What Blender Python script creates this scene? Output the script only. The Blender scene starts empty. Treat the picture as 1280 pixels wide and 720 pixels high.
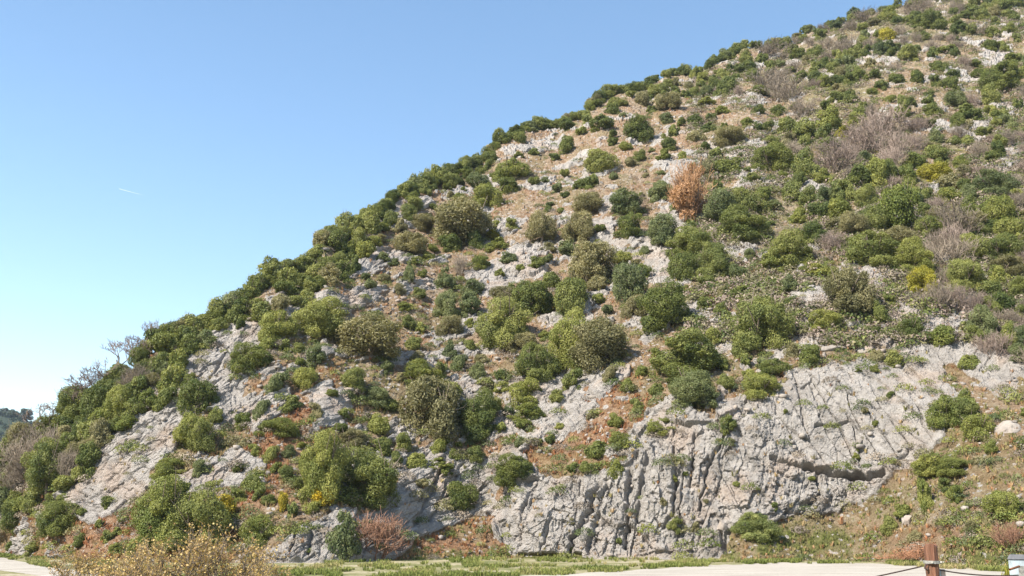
import bpy, math, random
import numpy as np
random.seed(7); RNG = np.random.default_rng(11)
SC = bpy.context.scene
COL = SC.collection
R = math.radians

# ------------------------------------------------------------------ camera
F = 1244.0                       # focal length in photo pixels (1280 wide)
TH = math.atan(295.0/F)          # upward tilt: eye level lies at photo row 655
CT, ST = math.cos(TH), math.sin(TH)
EYE = 2.0
cam = bpy.data.cameras.new('camera'); cam.sensor_width = 36; cam.lens = F*36/1280
cam.clip_start = .1; cam.clip_end = 20000
co = bpy.data.objects.new('camera', cam); COL.objects.link(co)
co.location = (0, 0, EYE); co.rotation_euler = (math.pi/2+TH, 0, 0); SC.camera = co

def ray(px, py):
    dx = (px-640.)/F; dy = (360.-py)/F
    return dx, CT-dy*ST, ST+dy*CT
def on_flat(px, py, z=0.):
    a, b, c = ray(px, py); s = (z-EYE)/c
    return a*s, b*s
def at_depth(px, py, Y):
    a, b, c = ray(px, py); s = Y/b
    return np.array((a*s, Y, EYE+c*s))

# ------------------------------------------------------------------ noise
def _h(i, j, s):
    n = (i*374761393 + j*668265263 + s*2147483647) & 0xffffffff
    n = ((n ^ (n >> 13))*1274126177) & 0xffffffff
    n = ((n ^ (n >> 16))*2246822519) & 0xffffffff
    return ((n ^ (n >> 15)) & 0xffffff)/float(0x1000000)
def vnoise(x, y, s=0):
    i = np.floor(x).astype(np.int64); j = np.floor(y).astype(np.int64)
    u = x-i; v = y-j; u = u*u*u*(u*(6*u-15)+10); v = v*v*v*(v*(6*v-15)+10)
    a = _h(i, j, s); b = _h(i+1, j, s); c = _h(i, j+1, s); d = _h(i+1, j+1, s)
    return (a*(1-u)+b*u)*(1-v)+(c*(1-u)+d*u)*v
def fbm(x, y, s=0, o=4, g=.5):
    t = 0; a = 1; n = 0
    for k in range(o):
        t = t+a*vnoise(x*2**k+17*k, y*2**k-9*k, s+k); n += a; a *= g
    return t/n
def facets(x, y, s, tilt=.5):
    """nearest-cell blocks: (height of the cell's tilted plane, distance to the border with the next cell)"""
    i0 = np.floor(x).astype(np.int64); j0 = np.floor(y).astype(np.int64)
    d1 = np.full(x.shape, 9.); d2 = d1.copy(); h = np.zeros_like(x)
    for di in (-1, 0, 1):
        for dj in (-1, 0, 1):
            i = i0+di; j = j0+dj
            cx = i+.1+.8*_h(i, j, s); cy = j+.1+.8*_h(i, j, s+1)
            ex = x-cx; ey = y-cy; d = ex*ex+ey*ey
            hh = _h(i, j, s+2)-.5+tilt*(ex*(_h(i, j, s+3)*2-1)+ey*(_h(i, j, s+4)*2-1))
            m = d < d1
            d2 = np.where(m, d1, np.minimum(d2, d)); h = np.where(m, hh, h); d1 = np.where(m, d, d1)
    return h, np.sqrt(d2)-np.sqrt(d1)
def smooth(a, b, x):
    t = np.clip((x-a)/(b-a), 0, 1); return t*t*(3-2*t)

# ------------------------------------------------------------------ coarse maps of the hill face (what lies where on it)
ST4 = 4; X0, Y0 = -240, -160
MX, MY = np.meshgrid(np.arange(X0, 1521, ST4)+.0, np.arange(Y0, 761, ST4)+.0)
def inside(poly):
    w = np.zeros(MX.shape, bool); n = len(poly)
    for k in range(n):
        (x1, y1), (x2, y2) = poly[k], poly[(k+1) % n]
        if y1 == y2: continue
        c = ((y1 > MY) != (y2 > MY)) & (MX < (x2-x1)*(MY-y1)/(y2-y1)+x1); w ^= c
    return w
def blur(a, sx, sy=None):
    for ax, s in ((1, sx/ST4), (0, (sy or sx)/ST4)):
        r = max(1, int(3*s)); k = np.exp(-.5*(np.arange(-r, r+1)/s)**2); k /= k.sum()
        p = np.pad(a, [(r, r) if q == ax else (0, 0) for q in (0, 1)], mode='edge')
        a = np.apply_along_axis(lambda v: np.convolve(v, k, 'valid'), ax, p)
    return a
def sample(m, px, py):
    fx = np.clip((px-X0)/ST4, 0, m.shape[1]-1.001); fy = np.clip((py-Y0)/ST4, 0, m.shape[0]-1.001)
    i = fx.astype(int); j = fy.astype(int); u = fx-i; v = fy-j
    return (m[j, i]*(1-u)+m[j, i+1]*u)*(1-v)+(m[j+1, i]*(1-u)+m[j+1, i+1]*u)*v
def lerp_tab(tab):
    a = np.array(tab, float); return lambda x: np.interp(x, a[:, 0], a[:, 1])

SKY_T = [(-240,690),(-60,612),(0,566),(45,534),(85,500),(130,466),(170,432),(200,405),(240,388),(265,377),(290,370),(310,350),(340,322),(365,316),(391,300),
 (404,278),(436,276),(450,262),(484,246),(500,232),(546,214),(568,200),(586,192),(612,180),(622,168),(652,152),(680,148),(700,143),(720,130),
 (752,112),(786,101),(812,98),(820,91),(852,80),(880,76),(912,60),(938,49),(976,49),(999,42),(1014,30),(1051,21),(1085,11),(1125,2),(1200,-14),(1320,-40),(1520,-80)]
skyline = lerp_tab(SKY_T)
crest_px = lambda x: skyline(x) + np.interp(x, [-240, 0, 100, 300, 600, 900, 1100, 1300], [10, 26, 26, 24, 15, 11, 7, 4])
base_px = lerp_tab([(-240,686),(0,693),(60,698),(130,702),(250,704),(350,704),(430,703),(500,700),(620,698),(900,700),(940,702),(1000,701),(1060,701),(1130,704),(1200,709),(1280,713),(1520,715)])

CLIFF = [(628,697),(622,640),(640,606),(700,590),(735,592),(790,585),(800,545),(835,530),(860,540),(910,530),(930,505),(975,480),(1000,462),(1040,456),(1085,445),(1120,440),
 (1165,432),(1185,455),(1180,540),(1168,572),(1120,600),(1085,625),(1030,645),(950,645),(910,665),(895,697)]
SLAB = [(978,480),(1000,462),(1040,452),(1080,440),(1125,438),(1165,430),(1188,455),(1180,530),(1170,570),(1120,598),(1060,590),(1000,580),(970,560),(965,510)]
LOWROCK = [(325,712),(345,675),(375,655),(400,645),(440,652),(470,640),(500,605),(535,575),(570,568),(600,575),(612,600),(560,650),(530,660),(515,690),(500,697),(430,707)]
TSLAB = [(92,640),(112,600),(130,560),(138,545),(165,528),(190,512),(215,498),(235,505),(225,540),(205,570),(175,600),(150,630),(128,650),(95,655)]
USLAB = [(212,492),(225,470),(250,440),(272,423),(300,408),(330,412),(335,440),(310,470),(305,500),(275,515),(250,500),(228,500)]
OUT1 = [(385,490),(420,455),(445,500),(470,540),(455,560),(420,570),(385,545),(395,510)]
OUT2 = [(228,592),(260,575),(300,560),(345,575),(335,605),(300,610),(262,612),(236,612)]
BANK = [(622,590),(640,545),(665,520),(700,480),(790,475),(835,510),(800,545),(780,582),(735,590),(690,590),(640,604)]
GSTRIP = [(-240,690),(0,685),(30,640),(70,600),(98,640),(150,640),(215,598),(262,590),(330,530),(370,490),(420,440),(430,470),(380,540),(330,640),(290,700),(290,740),(-240,740)]
APRON = [(1520,760),(890,760),(900,700),(915,662),(1030,646),(1090,622),(1125,598),(1180,560),(1200,480),(1290,470),(1520,450),(1520,720)]
REDG = [(510,697),(520,660),(560,650),(620,640),(628,697)]
BRUSH = [(905,118),(1000,45),(1110,5),(1520,-90),(1520,480),(1300,470),(1230,440),(1190,400),(1120,345),(1040,305),(990,300),(920,300),(880,262),(930,240),(960,180),(1010,150),(960,118)]
SCREE = [(1050,110),(1120,60),(1220,55),(1520,-10),(1520,200),(1280,215),(1190,190),(1130,150)]
UPPER = [(470,330),(500,285),(610,205),(700,158),(800,130),(900,115),(930,150),(930,200),(880,230),(830,240),(700,260),(620,300),(560,330),(520,400),(400,380)]
BAND = [(-240,720),(-240,640)]+[(x, skyline(x)-20) for x in range(-200, 900, 20)]+[(900,112),(860,118),(830,128),(790,132),(760,143),(720,157),(670,167),(640,183),(610,203),
 (590,218),(560,233),(540,248),(520,265),(500,283),(480,302),(440,332),(400,357),(370,390),(330,405),(300,408),(270,422),(240,445),(212,490),(165,527),(135,548),(112,600),(60,640),(20,640)]
rockP = np.full(MX.shape, .47); red = np.full(MX.shape, .38); grn = np.zeros(MX.shape); slope = np.full(MX.shape, 37.); strata = np.zeros(MX.shape)
def paint(m, poly, v): m[inside(poly)] = v
paint(rockP, UPPER, .50); paint(red, UPPER, .42)
paint(rockP, BRUSH, .20); paint(red, BRUSH, .2); paint(rockP, SCREE, .34); paint(red, SCREE, .35)
paint(rockP, BAND, .10); paint(red, BAND, .3)
paint(rockP, GSTRIP, .16); paint(red, GSTRIP, .9)
paint(rockP, BANK, .36); paint(red, BANK, .95)
paint(rockP, APRON, .10); paint(red, APRON, .40)
paint(rockP, REDG, .03); paint(red, REDG, .8)
for P in (OUT1, OUT2): paint(rockP, P, .8); paint(red, P, .8); paint(slope, P, 45)
for P in (CLIFF, SLAB, LOWROCK, TSLAB, USLAB): paint(rockP, P, 1.)
paint(slope, CLIFF, 66); paint(slope, SLAB, 62); paint(slope, LOWROCK, 52); paint(slope, TSLAB, 45); paint(slope, USLAB, 42)
paint(slope, APRON, 34); paint(slope, REDG, 28); paint(slope, BANK, 42)
paint(grn, BRUSH, .30); paint(grn, SCREE, .10); paint(grn, APRON, .22)
for P in ([(900,700),(930,672),(1010,660),(1070,668),(1010,690)], [(1175,712),(1185,685),(1210,672),(1290,665),(1520,660),(1520,730)], [(420,730),(500,690),(628,692),(800,694),(800,712)]):
    paint(grn, P, .85)
paint(grn, [(130,700),(140,680),(250,690),(340,700),(340,712)], .35)
smoothslab = np.zeros(MX.shape); paint(smoothslab, SLAB, 1.)
for P in (TSLAB, USLAB, LOWROCK, OUT1, OUT2): paint(strata, P, 1.)
rockP = blur(rockP, 6); red = blur(red, 8); grn = blur(grn, 6); slope = blur(slope, 16, 9); strata = blur(strata, 8); smoothslab = blur(smoothslab, 6)

# ------------------------------------------------------------------ the hillside: a relief of real depth
NX, NY = 1400, 760
pxs = np.linspace(-200, 1480, NX)
top = crest_px(pxs); bot = base_px(pxs)
tt = np.linspace(0, 1, NY)[:, None]
PX = np.repeat(pxs[None, :], NY, 0); PY = bot[None, :]*(1-tt)+top[None, :]*tt
_, rb, rc = ray(PX, PY); M = rc/rb
sl = sample(slope, PX, PY)+4.5*(fbm(PX/95, PY/80, 3, 3)-.5)*2
tn = np.tan(np.radians(sl)); tn = np.maximum(tn, M+.13)
_, b0, c0 = ray(pxs, bot); Ybase = EYE/-(c0/b0)
Ybase = np.minimum(Ybase, 70.)
lnY = np.zeros_like(PX); lnY[0] = np.log(Ybase)
Z0 = EYE+M[0]*np.exp(lnY[0])
dM = np.diff(M, axis=0); q = dM/(.5*(tn[1:]+tn[:-1])-.5*(M[1:]+M[:-1]))
lnY[1:] = lnY[0]+np.cumsum(q, 0)
w = np.exp(-.5*(np.arange(-180, 181)/64.)**2); w /= w.sum()
lp = np.pad(lnY, ((0, 0), (180, 180)), mode='edge')
lsm = np.apply_along_axis(lambda v: np.convolve(v, w, 'valid'), 1, lp)
rows = smooth(.02, .34, tt)
lnY = lnY*(1-rows)+lsm*rows
w2 = np.exp(-.5*(np.arange(-24, 25)/8.)**2); w2 /= w2.sum()
lnY = np.apply_along_axis(lambda v: np.convolve(np.pad(v, 24, mode='edge'), w2, 'valid'), 1, lnY)
Y = np.exp(lnY); S = Y/rb
X = (PX-640)/F*S; Z = EYE+rc*S
# along-slope length as the second surface coordinate
V = np.zeros_like(Z); V[1:] = np.cumsum(np.sqrt(np.diff(Y, axis=0)**2+np.diff(Z, axis=0)**2), 0)
V = V*.35+Z*.6
dist = Y
# rock mask
rp = sample(rockP, PX, PY); sa = sample(strata, PX, PY); ss = sample(smoothslab, PX, PY)
c1, s1 = math.cos(R(40)), math.sin(R(40))
A1 = X*c1+V*s1; B1 = -X*s1+V*c1                # along / across the tilted beds
c2, s2 = math.cos(R(68)), math.sin(R(68))
A2 = X*c2+V*s2; B2 = -X*s2+V*c2                # steeper joints on the road cut
n1 = fbm(A1/5.5, B1/2.6, 21, 5, .55)
n2 = fbm(X/3.2, V/2.2, 31, 4, .6)
field = n1*.6+n2*.4
field = field+.10*(fbm(X/.8, V/.7, 33, 3)-.5)
sf = np.sort(field.ravel()[::37]); field = np.interp(field, sf, np.linspace(0, 1, len(sf)))
mask = smooth(-.06, .06, rp-field+np.clip(rp-.9, 0, .1)*6-np.clip(.12-rp, 0, .1)*2)
wx = (fbm(X/1.9, V/1.9, 51, 3)-.5); wy = (fbm(X/1.9, V/1.9, 61, 3)-.5)
cut = sample(blur((inside(CLIFF)).astype(float), 5), PX, PY)
qa = np.where(cut < .5, A1, A2); qb = np.where(cut < .5, B1, B2)
ha, ea = facets(qa/4.6+wx*.15, qb/2.5+wy*.15, 71, 1.)
hb, eb = facets(qa/1.9+wx*.18, qb/1.0+wy*.18, 81, 1.)
hc, ec = facets(X/.62+wx*.3, V/.5+wy*.3, 91, 1.1)
hd, ed = facets(X/2.4+wx*.6+V*.1, V/2.0+wy*.6, 101, 1.1)
fine = fbm(X/.33, V/.27, 111, 3, .6)-.5
crack = (1-smooth(0, .13, ea))*.9+(1-smooth(0, .16, eb))*.45
calm = 1-.84*ss
cliffm = smooth(.85, 1, rp)
far = np.clip(dist/75., 1, 2.2)
hf, ef = facets(qa/1.0+wx*.25, qb/.55+wy*.25, 95, 1.2)
hg, eg = facets(qa/.45+wx*.3, qb/.28+wy*.3, 97, 1.4)
amp = .62
disp_rock = calm*amp*(1-.4*sa)*((.50-.12*cut)*ha+.36*hb+.20*hd)+(1-.6*ss)*(1-.35*sa)*((.19-.05*cut)*hf+.12*hc+.075*hg*(1/far))+.19*fine*(1-.2*ss)-calm*amp*((.24-.10*cut)*(1-smooth(0, .07, ea))+(.14-.08*cut)*(1-smooth(0, .10, eb)))-.03*(1-smooth(0, .10, ef))
# the right-hand slab: shallow leaning joints and a rough skin
c3, s3 = math.cos(R(110)), math.sin(R(110))
A3 = X*c3+V*s3; B3 = -X*s3+V*c3
he, ee = facets(A3/4.6+wx*.35, B3/1.05+wy*.35, 131, .5)
disp_rock = disp_rock+ss*(.20*he-.22*(1-smooth(0, .05, ee))*(vnoise(A3/2.5, B3/2.5, 141) > .45))
big = (fbm(X/9., V/7., 151, 3)-.5)
stones = facets(X/.5+wx, V/.42+wy, 165, .8)[0]
disp = mask*(.16+disp_rock*far**.3*(.72+.28*np.maximum(cliffm, cut)))+(1-mask)*(.22*(fbm(X/.9, V/.9, 161, 4, .6)-.5)-.06+.09*stones*far)+1.5*big*smooth(.02, .10, tt)
# named cracks and ledges of the cut, as (polyline, width px, depth m, overhang)
def crease(pts, wpx, depth, lip=0.):
    global disp
    P = np.array(pts, float); box = (PX > P[:, 0].min()-40) & (PX < P[:, 0].max()+40) & (PY > P[:, 1].min()-40) & (PY < P[:, 1].max()+40)
    ii = np.where(box); x = PX[ii]+5*(vnoise(PX[ii]/7, PY[ii]/7, 5)-.5); y = PY[ii]+5*(vnoise(PX[ii]/7, PY[ii]/7, 6)-.5); best = np.full(x.shape, 99.); side = np.zeros_like(x)
    for k in range(len(P)-1):
        a, b = P[k], P[k+1]; d = b-a; L = d@d
        t = np.clip(((x-a[0])*d[0]+(y-a[1])*d[1])/L, 0, 1)
        ex = x-a[0]-t*d[0]; ey = y-a[1]-t*d[1]; e = np.hypot(ex, ey)
        m = e < best; best = np.where(m, e, best); side = np.where(m, ey, side)
    disp[ii] += -(.5 if depth < 1.4 and lip == 0 else .8)*depth*np.exp(-(best/(.75*wpx))**2)+lip*np.exp(-((side+6)/5.)**2)*np.exp(-(best/14.)**4)
crease([(1003,587),(1020,590),(1045,596),(1070,597),(1090,602),(1108,596)], 2.6, 3.0, .38)
crease([(958,577),(985,583),(1003,588)], 2, .5, .15)
crease([(1016,536),(1040,534),(1060,532)], 1.8, .4, .1)
crease([(1004,536),(1000,500),(992,470)], 1.8, .5)
crease([(1025,530),(1020,505),(1012,482)], 1.6, .4)
crease([(1120,580),(1132,573),(1140,565)], 1.8, .5, .15)
crease([(1020,600),(1026,620),(1012,632),(998,634)], 2.2, .7, .2)
crease([(712,697),(716,675),(726,660),(738,640),(742,622),(750,608)], 4, 1.3)
crease([(735,690),(748,650),(752,625),(760,610)], 3.5, .8)
crease([(782,680),(784,650),(786,620),(790,592)], 4, 1.3)
crease([(798,650),(800,625),(806,585),(812,575)], 5, .9)
crease([(650,668),(655,640),(662,615)], 2.4, .6); crease([(676,697),(684,670),(690,650)], 2.2, .5)
crease([(872,640),(880,610),(884,585),(900,560),(906,545)], 2.6, .8)
crease([(830,660),(842,640),(846,600),(842,560)], 3, .8); crease([(862,610),(866,580),(870,550)], 2.4, .7)
crease([(905,688),(904,670),(900,655)], 3, .9)
crease([(520,655),(536,630),(546,605),(552,590)], 3, .8); crease([(540,650),(556,615),(560,600)], 2.4, .6)
crease([(385,690),(390,670),(384,655)], 3, .7); crease([(362,690),(370,670)], 2.4, .6)
crease([(106,620),(112,630),(108,642)], 3, .6); crease([(140,590),(150,575),(165,562),(185,548)], 2.2, .6); crease([(250,505),(262,480),(280,450)], 2.2, .6)
# displace along the smooth normal
def normals(X, Y, Z):
    du = np.stack([np.gradient(a, axis=1) for a in (X, Y, Z)], -1); dv = np.stack([np.gradient(a, axis=0) for a in (X, Y, Z)], -1)
    n = np.cross(du, dv); return n/np.maximum(np.linalg.norm(n, axis=-1, keepdims=True), 1e-9)
N = normals(X, Y, Z)
edge = smooth(0, .012, tt)*smooth(1.0, .97, tt) if False else smooth(0, .012, tt)
HX = X+N[..., 0]*disp*edge; HY = Y+N[..., 1]*disp*edge; HZ = Z+N[..., 2]*disp*edge
N2 = normals(HX, HY, HZ)
# the far side beyond the crest, and a skirt under the ground in front
back = []
gs = (.6-.9*np.linspace(0, 1, 14))
stepd = np.array([.6, 1, 1.5, 2, 3, 4, 5, 7, 9, 12, 15, 20, 25, 30]); acc = np.zeros(NX); zz = HZ[-1].copy(); dd = 0
mtop = M[-1]
for k in range(14):
    dd += stepd[k]; zz = zz+stepd[k]*(mtop*(1-.35*(k+1)) if k < 4 else -.42)
    zk = np.maximum(zz, -2.)
    back.append(np.stack([HX[-1]*(1+dd/HY[-1]), HY[-1]+dd, zk], -1))
front = np.stack([HX[0], HY[0]-1.2, np.minimum(HZ[0], 0)-.9], -1)
G = np.concatenate([front[None], np.stack([HX, HY, HZ], -1), np.array(back)], 0)
def mesh_from(name, verts, faces, nper):
    me = bpy.data.meshes.new(name); verts = np.ascontiguousarray(verts, np.float32); faces = np.ascontiguousarray(faces, np.int32)
    me.vertices.add(len(verts)); me.vertices.foreach_set('co', verts.ravel())
    me.loops.add(faces.size); me.loops.foreach_set('vertex_index', faces.ravel())
    me.polygons.add(len(faces)); me.polygons.foreach_set('loop_start', np.arange(0, faces.size, nper, dtype=np.int32))
    me.update(calc_edges=True); return me
def attr(me, name, data, dom='POINT'):
    a = me.attributes.new(name, 'FLOAT', dom); a.data.foreach_set('value', np.ascontiguousarray(data, np.float32).ravel())
def grid_faces(h, wd):
    i = np.arange(h*wd).reshape(h, wd)
    return np.stack([i[:-1, :-1], i[:-1, 1:], i[1:, 1:], i[1:, :-1]], -1).reshape(-1, 4)
def ext(a, lo, hi): return np.concatenate([np.broadcast_to(a[:1]*0+lo if lo is not None else a[:1], (1, NX)), a, np.repeat(a[-1:], 14, 0)*hi], 0)
redv = np.clip(sample(red, PX, PY)+.9*(fbm(X/2.1, V/1.6, 171, 4)-.5)+.5*(fbm(X/.5, V/.5, 181, 2)-.5), 0, 1)
grnv = np.clip(sample(grn, PX, PY)*1.3*smooth(.25, .6, fbm(X/1.2, V/1.2, 191, 3))+.25*(fbm(X/3, V/3, 201, 3) > .6)*(mask < .5), 0, 1)

# ------------------------------------------------------------------ materials
def nodes(name):
    m = bpy.data.materials.new(name); m.use_nodes = True; nt = m.node_tree
    return m, nt, nt.nodes, nt.links, nt.nodes['Principled BSDF']
class NB:
    def __init__(s, nt): s.nt = nt; s.n = nt.nodes; s.l = nt.links
    def new(s, t, **k):
        o = s.n.new(t)
        for a, v in k.items(): setattr(o, a, v)
        return o
    def link(s, a, b): s.l.new(a, b)
    def attr(s, n): return s.new('ShaderNodeAttribute', attribute_name=n).outputs['Fac']
    def noise(s, scale, detail=4, rough=.55, vec=None, stretch=None):
        o = s.new('ShaderNodeTexNoise'); o.inputs['Scale'].default_value = scale; o.inputs['Detail'].default_value = detail; o.inputs['Roughness'].default_value = rough
        tc = s.new('ShaderNodeNewGeometry').outputs['Position'] if vec is None else vec
        if stretch:
            mp = s.new('ShaderNodeMapping'); mp.inputs['Scale'].default_value = stretch[:3]; mp.inputs['Rotation'].default_value = stretch[3] if len(stretch) > 3 else (0, 0, 0); s.link(tc, mp.inputs['Vector']); tc = mp.outputs['Vector']
        s.link(tc, o.inputs['Vector']); return o.outputs['Fac']
    def ramp(s, f, stops):
        o = s.new('ShaderNodeValToRGB'); e = o.color_ramp.elements
        while len(e) < len(stops): e.new(.5)
        for k, (p, c) in enumerate(stops):
            e[k].position = p; e[k].color = (*c, 1) if len(c) == 3 else c
        s.link(f, o.inputs['Fac']); return o.outputs['Color']
    def mix(s, f, a, b, t='MIX'):
        o = s.new('ShaderNodeMix', data_type='RGBA', blend_type=t)
        for sock, v in ((o.inputs[0], f), (o.inputs[6], a), (o.inputs[7], b)):
            if isinstance(v, (int, float)): sock.default_value = v
            elif isinstance(v, tuple): sock.default_value = (*v, 1)
            else: s.link(v, sock)
        return o.outputs[2]
    def math(s, op, a, b=0.):
        o = s.new('ShaderNodeMath', operation=op)
        for k, v in enumerate((a, b)):
            if isinstance(v, (int, float)): o.inputs[k].default_value = v
            else: s.link(v, o.inputs[k])
        return o.outputs[0]
    def bump(s, h, strength, distance, bsdf):
        o = s.new('ShaderNodeBump'); o.inputs['Strength'].default_value = strength; o.inputs['Distance'].default_value = distance
        s.link(h, o.inputs['Height']); s.link(o.outputs['Normal'], bsdf.inputs['Normal'])
def simple(name, col, rough=.8, var=.25, scale=6., bump=0., col2=None):
    m, nt, n, l, b = nodes(name); k = NB(nt)
    f = k.noise(scale, 6, .6); c2 = col2 or tuple(x*(1-var) for x in col)
    k.link(k.ramp(f, [(.32, c2), (.68, tuple(x*(1+var) for x in col))]), b.inputs['Base Color']); b.inputs['Roughness'].default_value = rough
    b.inputs['Specular IOR Level'].default_value = .2
    if bump: k.bump(f, bump, .03, b)
    return m

ROCK_STOPS = [(.30, (.165, .148, .132)), (.41, (.325, .297, .270)), (.53, (.455, .418, .384)), (.72, (.565, .528, .490))]
def rock_color(k):
    a = k.noise(.8, 10, .7); b = k.noise(4.2, 8, .75); c = k.noise(.9, 5, .6, stretch=(1, 1, .22))
    col = k.ramp(k.math('ADD', k.math('MULTIPLY', a, .55), k.math('MULTIPLY', b, .45)), ROCK_STOPS)
    col = k.mix(k.math('MULTIPLY', k.ramp(c, [(.5, (0, 0, 0)), (.68, (1, 1, 1))]), .35), col, (.26, .235, .22))
    pk = k.noise(.32, 4, .6)
    col = k.mix(k.math('MULTIPLY', k.ramp(pk, [(.52, (0, 0, 0)), (.66, (1, 1, 1))]), .4), col, (.47, .33, .235))
    return col, b
def make_hill_mat():
    m, nt, n, l, b = nodes('limestone_and_dry_grass'); k = NB(nt)
    rock, rb_ = rock_color(k)
    s1 = k.noise(1.3, 8, .68); s2 = k.noise(7., 4, .6)
    mixn = k.math('ADD', k.math('MULTIPLY', s1, .5), k.math('MULTIPLY', s2, .5))
    straw = k.ramp(mixn, [(.33, (.155, .12, .078)), (.48, (.285, .22, .145)), (.60, (.40, .335, .255)), (.72, (.52, .47, .41))])
    rust = k.ramp(mixn, [(.33, (.15, .085, .05)), (.5, (.29, .165, .095)), (.66, (.43, .31, .21))])
    soil = k.mix(k.attr('dry'), straw, rust)
    grass = k.ramp(mixn, [(.33, (.085, .095, .03)), (.55, (.17, .17, .06)), (.72, (.30, .26, .13))])
    soil = k.mix(k.attr('lush'), soil, grass)
    fac = k.math('ADD', k.attr('rock'), k.math('MULTIPLY', k.math('SUBTRACT', k.noise(4.5, 5, .65), .5), 1.1))
    vo = k.new('ShaderNodeTexVoronoi'); vo.inputs['Scale'].default_value = 3.2; k.link(k.new('ShaderNodeNewGeometry').outputs['Position'], vo.inputs['Vector'])
    bit = k.new('ShaderNodeSeparateColor'); k.link(vo.outputs['Color'], bit.inputs[0])
    peb = k.math('MULTIPLY', k.math('GREATER_THAN', bit.outputs[0], .66), k.math('LESS_THAN', vo.outputs['Distance'], .42))
    fac = k.math('ADD', fac, k.math('MULTIPLY', k.math('MULTIPLY', peb, k.math('GREATER_THAN', k.noise(.7, 4, .6), .46)), .8))
    fac = k.ramp(fac, [(.42, (0, 0, 0)), (.58, (1, 1, 1))])
    k.link(k.mix(fac, soil, rock), b.inputs['Base Color']); b.inputs['Roughness'].default_value = .95; b.inputs['Specular IOR Level'].default_value = .1
    h = k.math('ADD', k.noise(3.5, 10, .75), k.math('MULTIPLY', k.noise(11., 6, .75), .5))
    k.bump(h, 1., .46, b)
    return m
HILL_M = make_hill_mat()
me = mesh_from('hillside', G.reshape(-1, 3), grid_faces(G.shape[0], NX), 4)
attr(me, 'rock', ext(mask, 0., 0.)); attr(me, 'dry', ext(redv, .4, 1.)); attr(me, 'lush', ext(grnv, None, .3))
me.materials.append(HILL_M)
me.polygons.foreach_set('use_smooth', np.zeros(len(me.polygons), bool))
hill = bpy.data.objects.new('hillside', me); COL.objects.link(hill); hill['kind'] = 'structure'

# ------------------------------------------------------------------ helpers for looking up the hill surface
def surf(px, py):
    """point on the built hillside below photo position (also used for normals and rock share)"""
    fx = (px+200)/1680.*(NX-1); fx = min(max(fx, 0), NX-1.001); i = int(fx); u = fx-i
    b = base_px(px); t = crest_px(px); f = (b-py)/(b-t)*(NY-1); f = min(max(f, 0), NY-1.001); j = int(f); v = f-j
    g = lambda A: (A[j, i]*(1-u)+A[j, i+1]*u)*(1-v)+(A[j+1, i]*(1-u)+A[j+1, i+1]*u)*v
    return np.array((g(HX), g(HY), g(HZ))), g(mask), np.array((g(N[..., 0]), g(N[..., 1]), g(N[..., 2])))
def link(name, me, parent=None):
    o = bpy.data.objects.new(name, me); COL.objects.link(o); o.parent = parent; return o
def label(o, text, cat, group=None):
    o['label'] = text; o['category'] = cat
    if group: o['group'] = group

# ------------------------------------------------------------------ ground, road
def make_ground_mat():
    m, nt, n, l, b = nodes('verge_ground'); k = NB(nt)
    s1 = k.noise(.35, 8, .65); s2 = k.noise(5, 5, .6)
    mx = k.math('ADD', k.math('MULTIPLY', s1, .6), k.math('MULTIPLY', s2, .4))
    c = k.ramp(mx, [(.38, (.10, .115, .045)), (.48, (.17, .16, .075)), (.55, (.27, .235, .15)), (.63, (.38, .335, .265))])
    k.link(c, b.inputs['Base Color']); b.inputs['Roughness'].default_value = .95; b.inputs['Specular IOR Level'].default_value = .1
    k.bump(s2, .5, .05, b); return m
def make_road_mat():
    m, nt, n, l, b = nodes('pale_gravel'); k = NB(nt)
    s1 = k.noise(.5, 8, .65, stretch=(.5, 2.2, 1)); s2 = k.noise(9, 8, .8)
    mx = k.math('ADD', k.math('MULTIPLY', s1, .5), k.math('MULTIPLY', s2, .5))
    c = k.ramp(mx, [(.36, (.19, .165, .135)), (.48, (.31, .28, .24)), (.62, (.42, .385, .335))])
    k.link(c, b.inputs['Base Color']); b.inputs['Roughness'].default_value = .95; b.inputs['Specular IOR Level'].default_value = .1
    k.bump(s2, .4, .03, b); return m
gx = np.concatenate([[-9000, -3000, -1000, -400], np.linspace(-200, 200, 41), [400, 1000, 3000, 9000]])
gy = np.concatenate([[-6000, -1000, -200, -60], np.linspace(-20, 110, 66), [200, 500, 2000, 9000]])
GX, GY = np.meshgrid(gx, gy)
me = mesh_from('ground', np.stack([GX, GY, np.zeros_like(GX)], -1).reshape(-1, 3), grid_faces(*GX.shape), 4)
me.materials.append(make_ground_mat()); g = link('ground', me); g['kind'] = 'structure'
rf = lerp_tab([(-240,685),(0,696.5),(60,709),(130,718),(250,722),(430,722),(600,721),(700,718),(760,714.5),(860,708),(950,704),(1060,703),(1130,706),(1200,711),(1290,715),(1500,717)])
rn = lerp_tab([(-240,694),(0,713),(60,721),(130,733),(250,755),(500,765),(1500,770)])
rx = np.linspace(-240, 1500, 180); T8 = np.linspace(0, 1, 8)
RV = []
for x in rx:
    j = (vnoise(np.array([x/9.]), np.array([3.]), 8)[0]-.5)*1.6
    for t in T8:
        a = on_flat(x, (rf(x)+j*(1-t))*(1-t)+rn(x)*t); RV.append((a[0], a[1], .004+.03*math.sin(math.pi*t)))
me = mesh_from('road', np.array(RV), grid_faces(len(rx), 8), 4)
me.materials.append(make_road_mat()); o = link('road', me); o['kind'] = 'structure'

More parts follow.
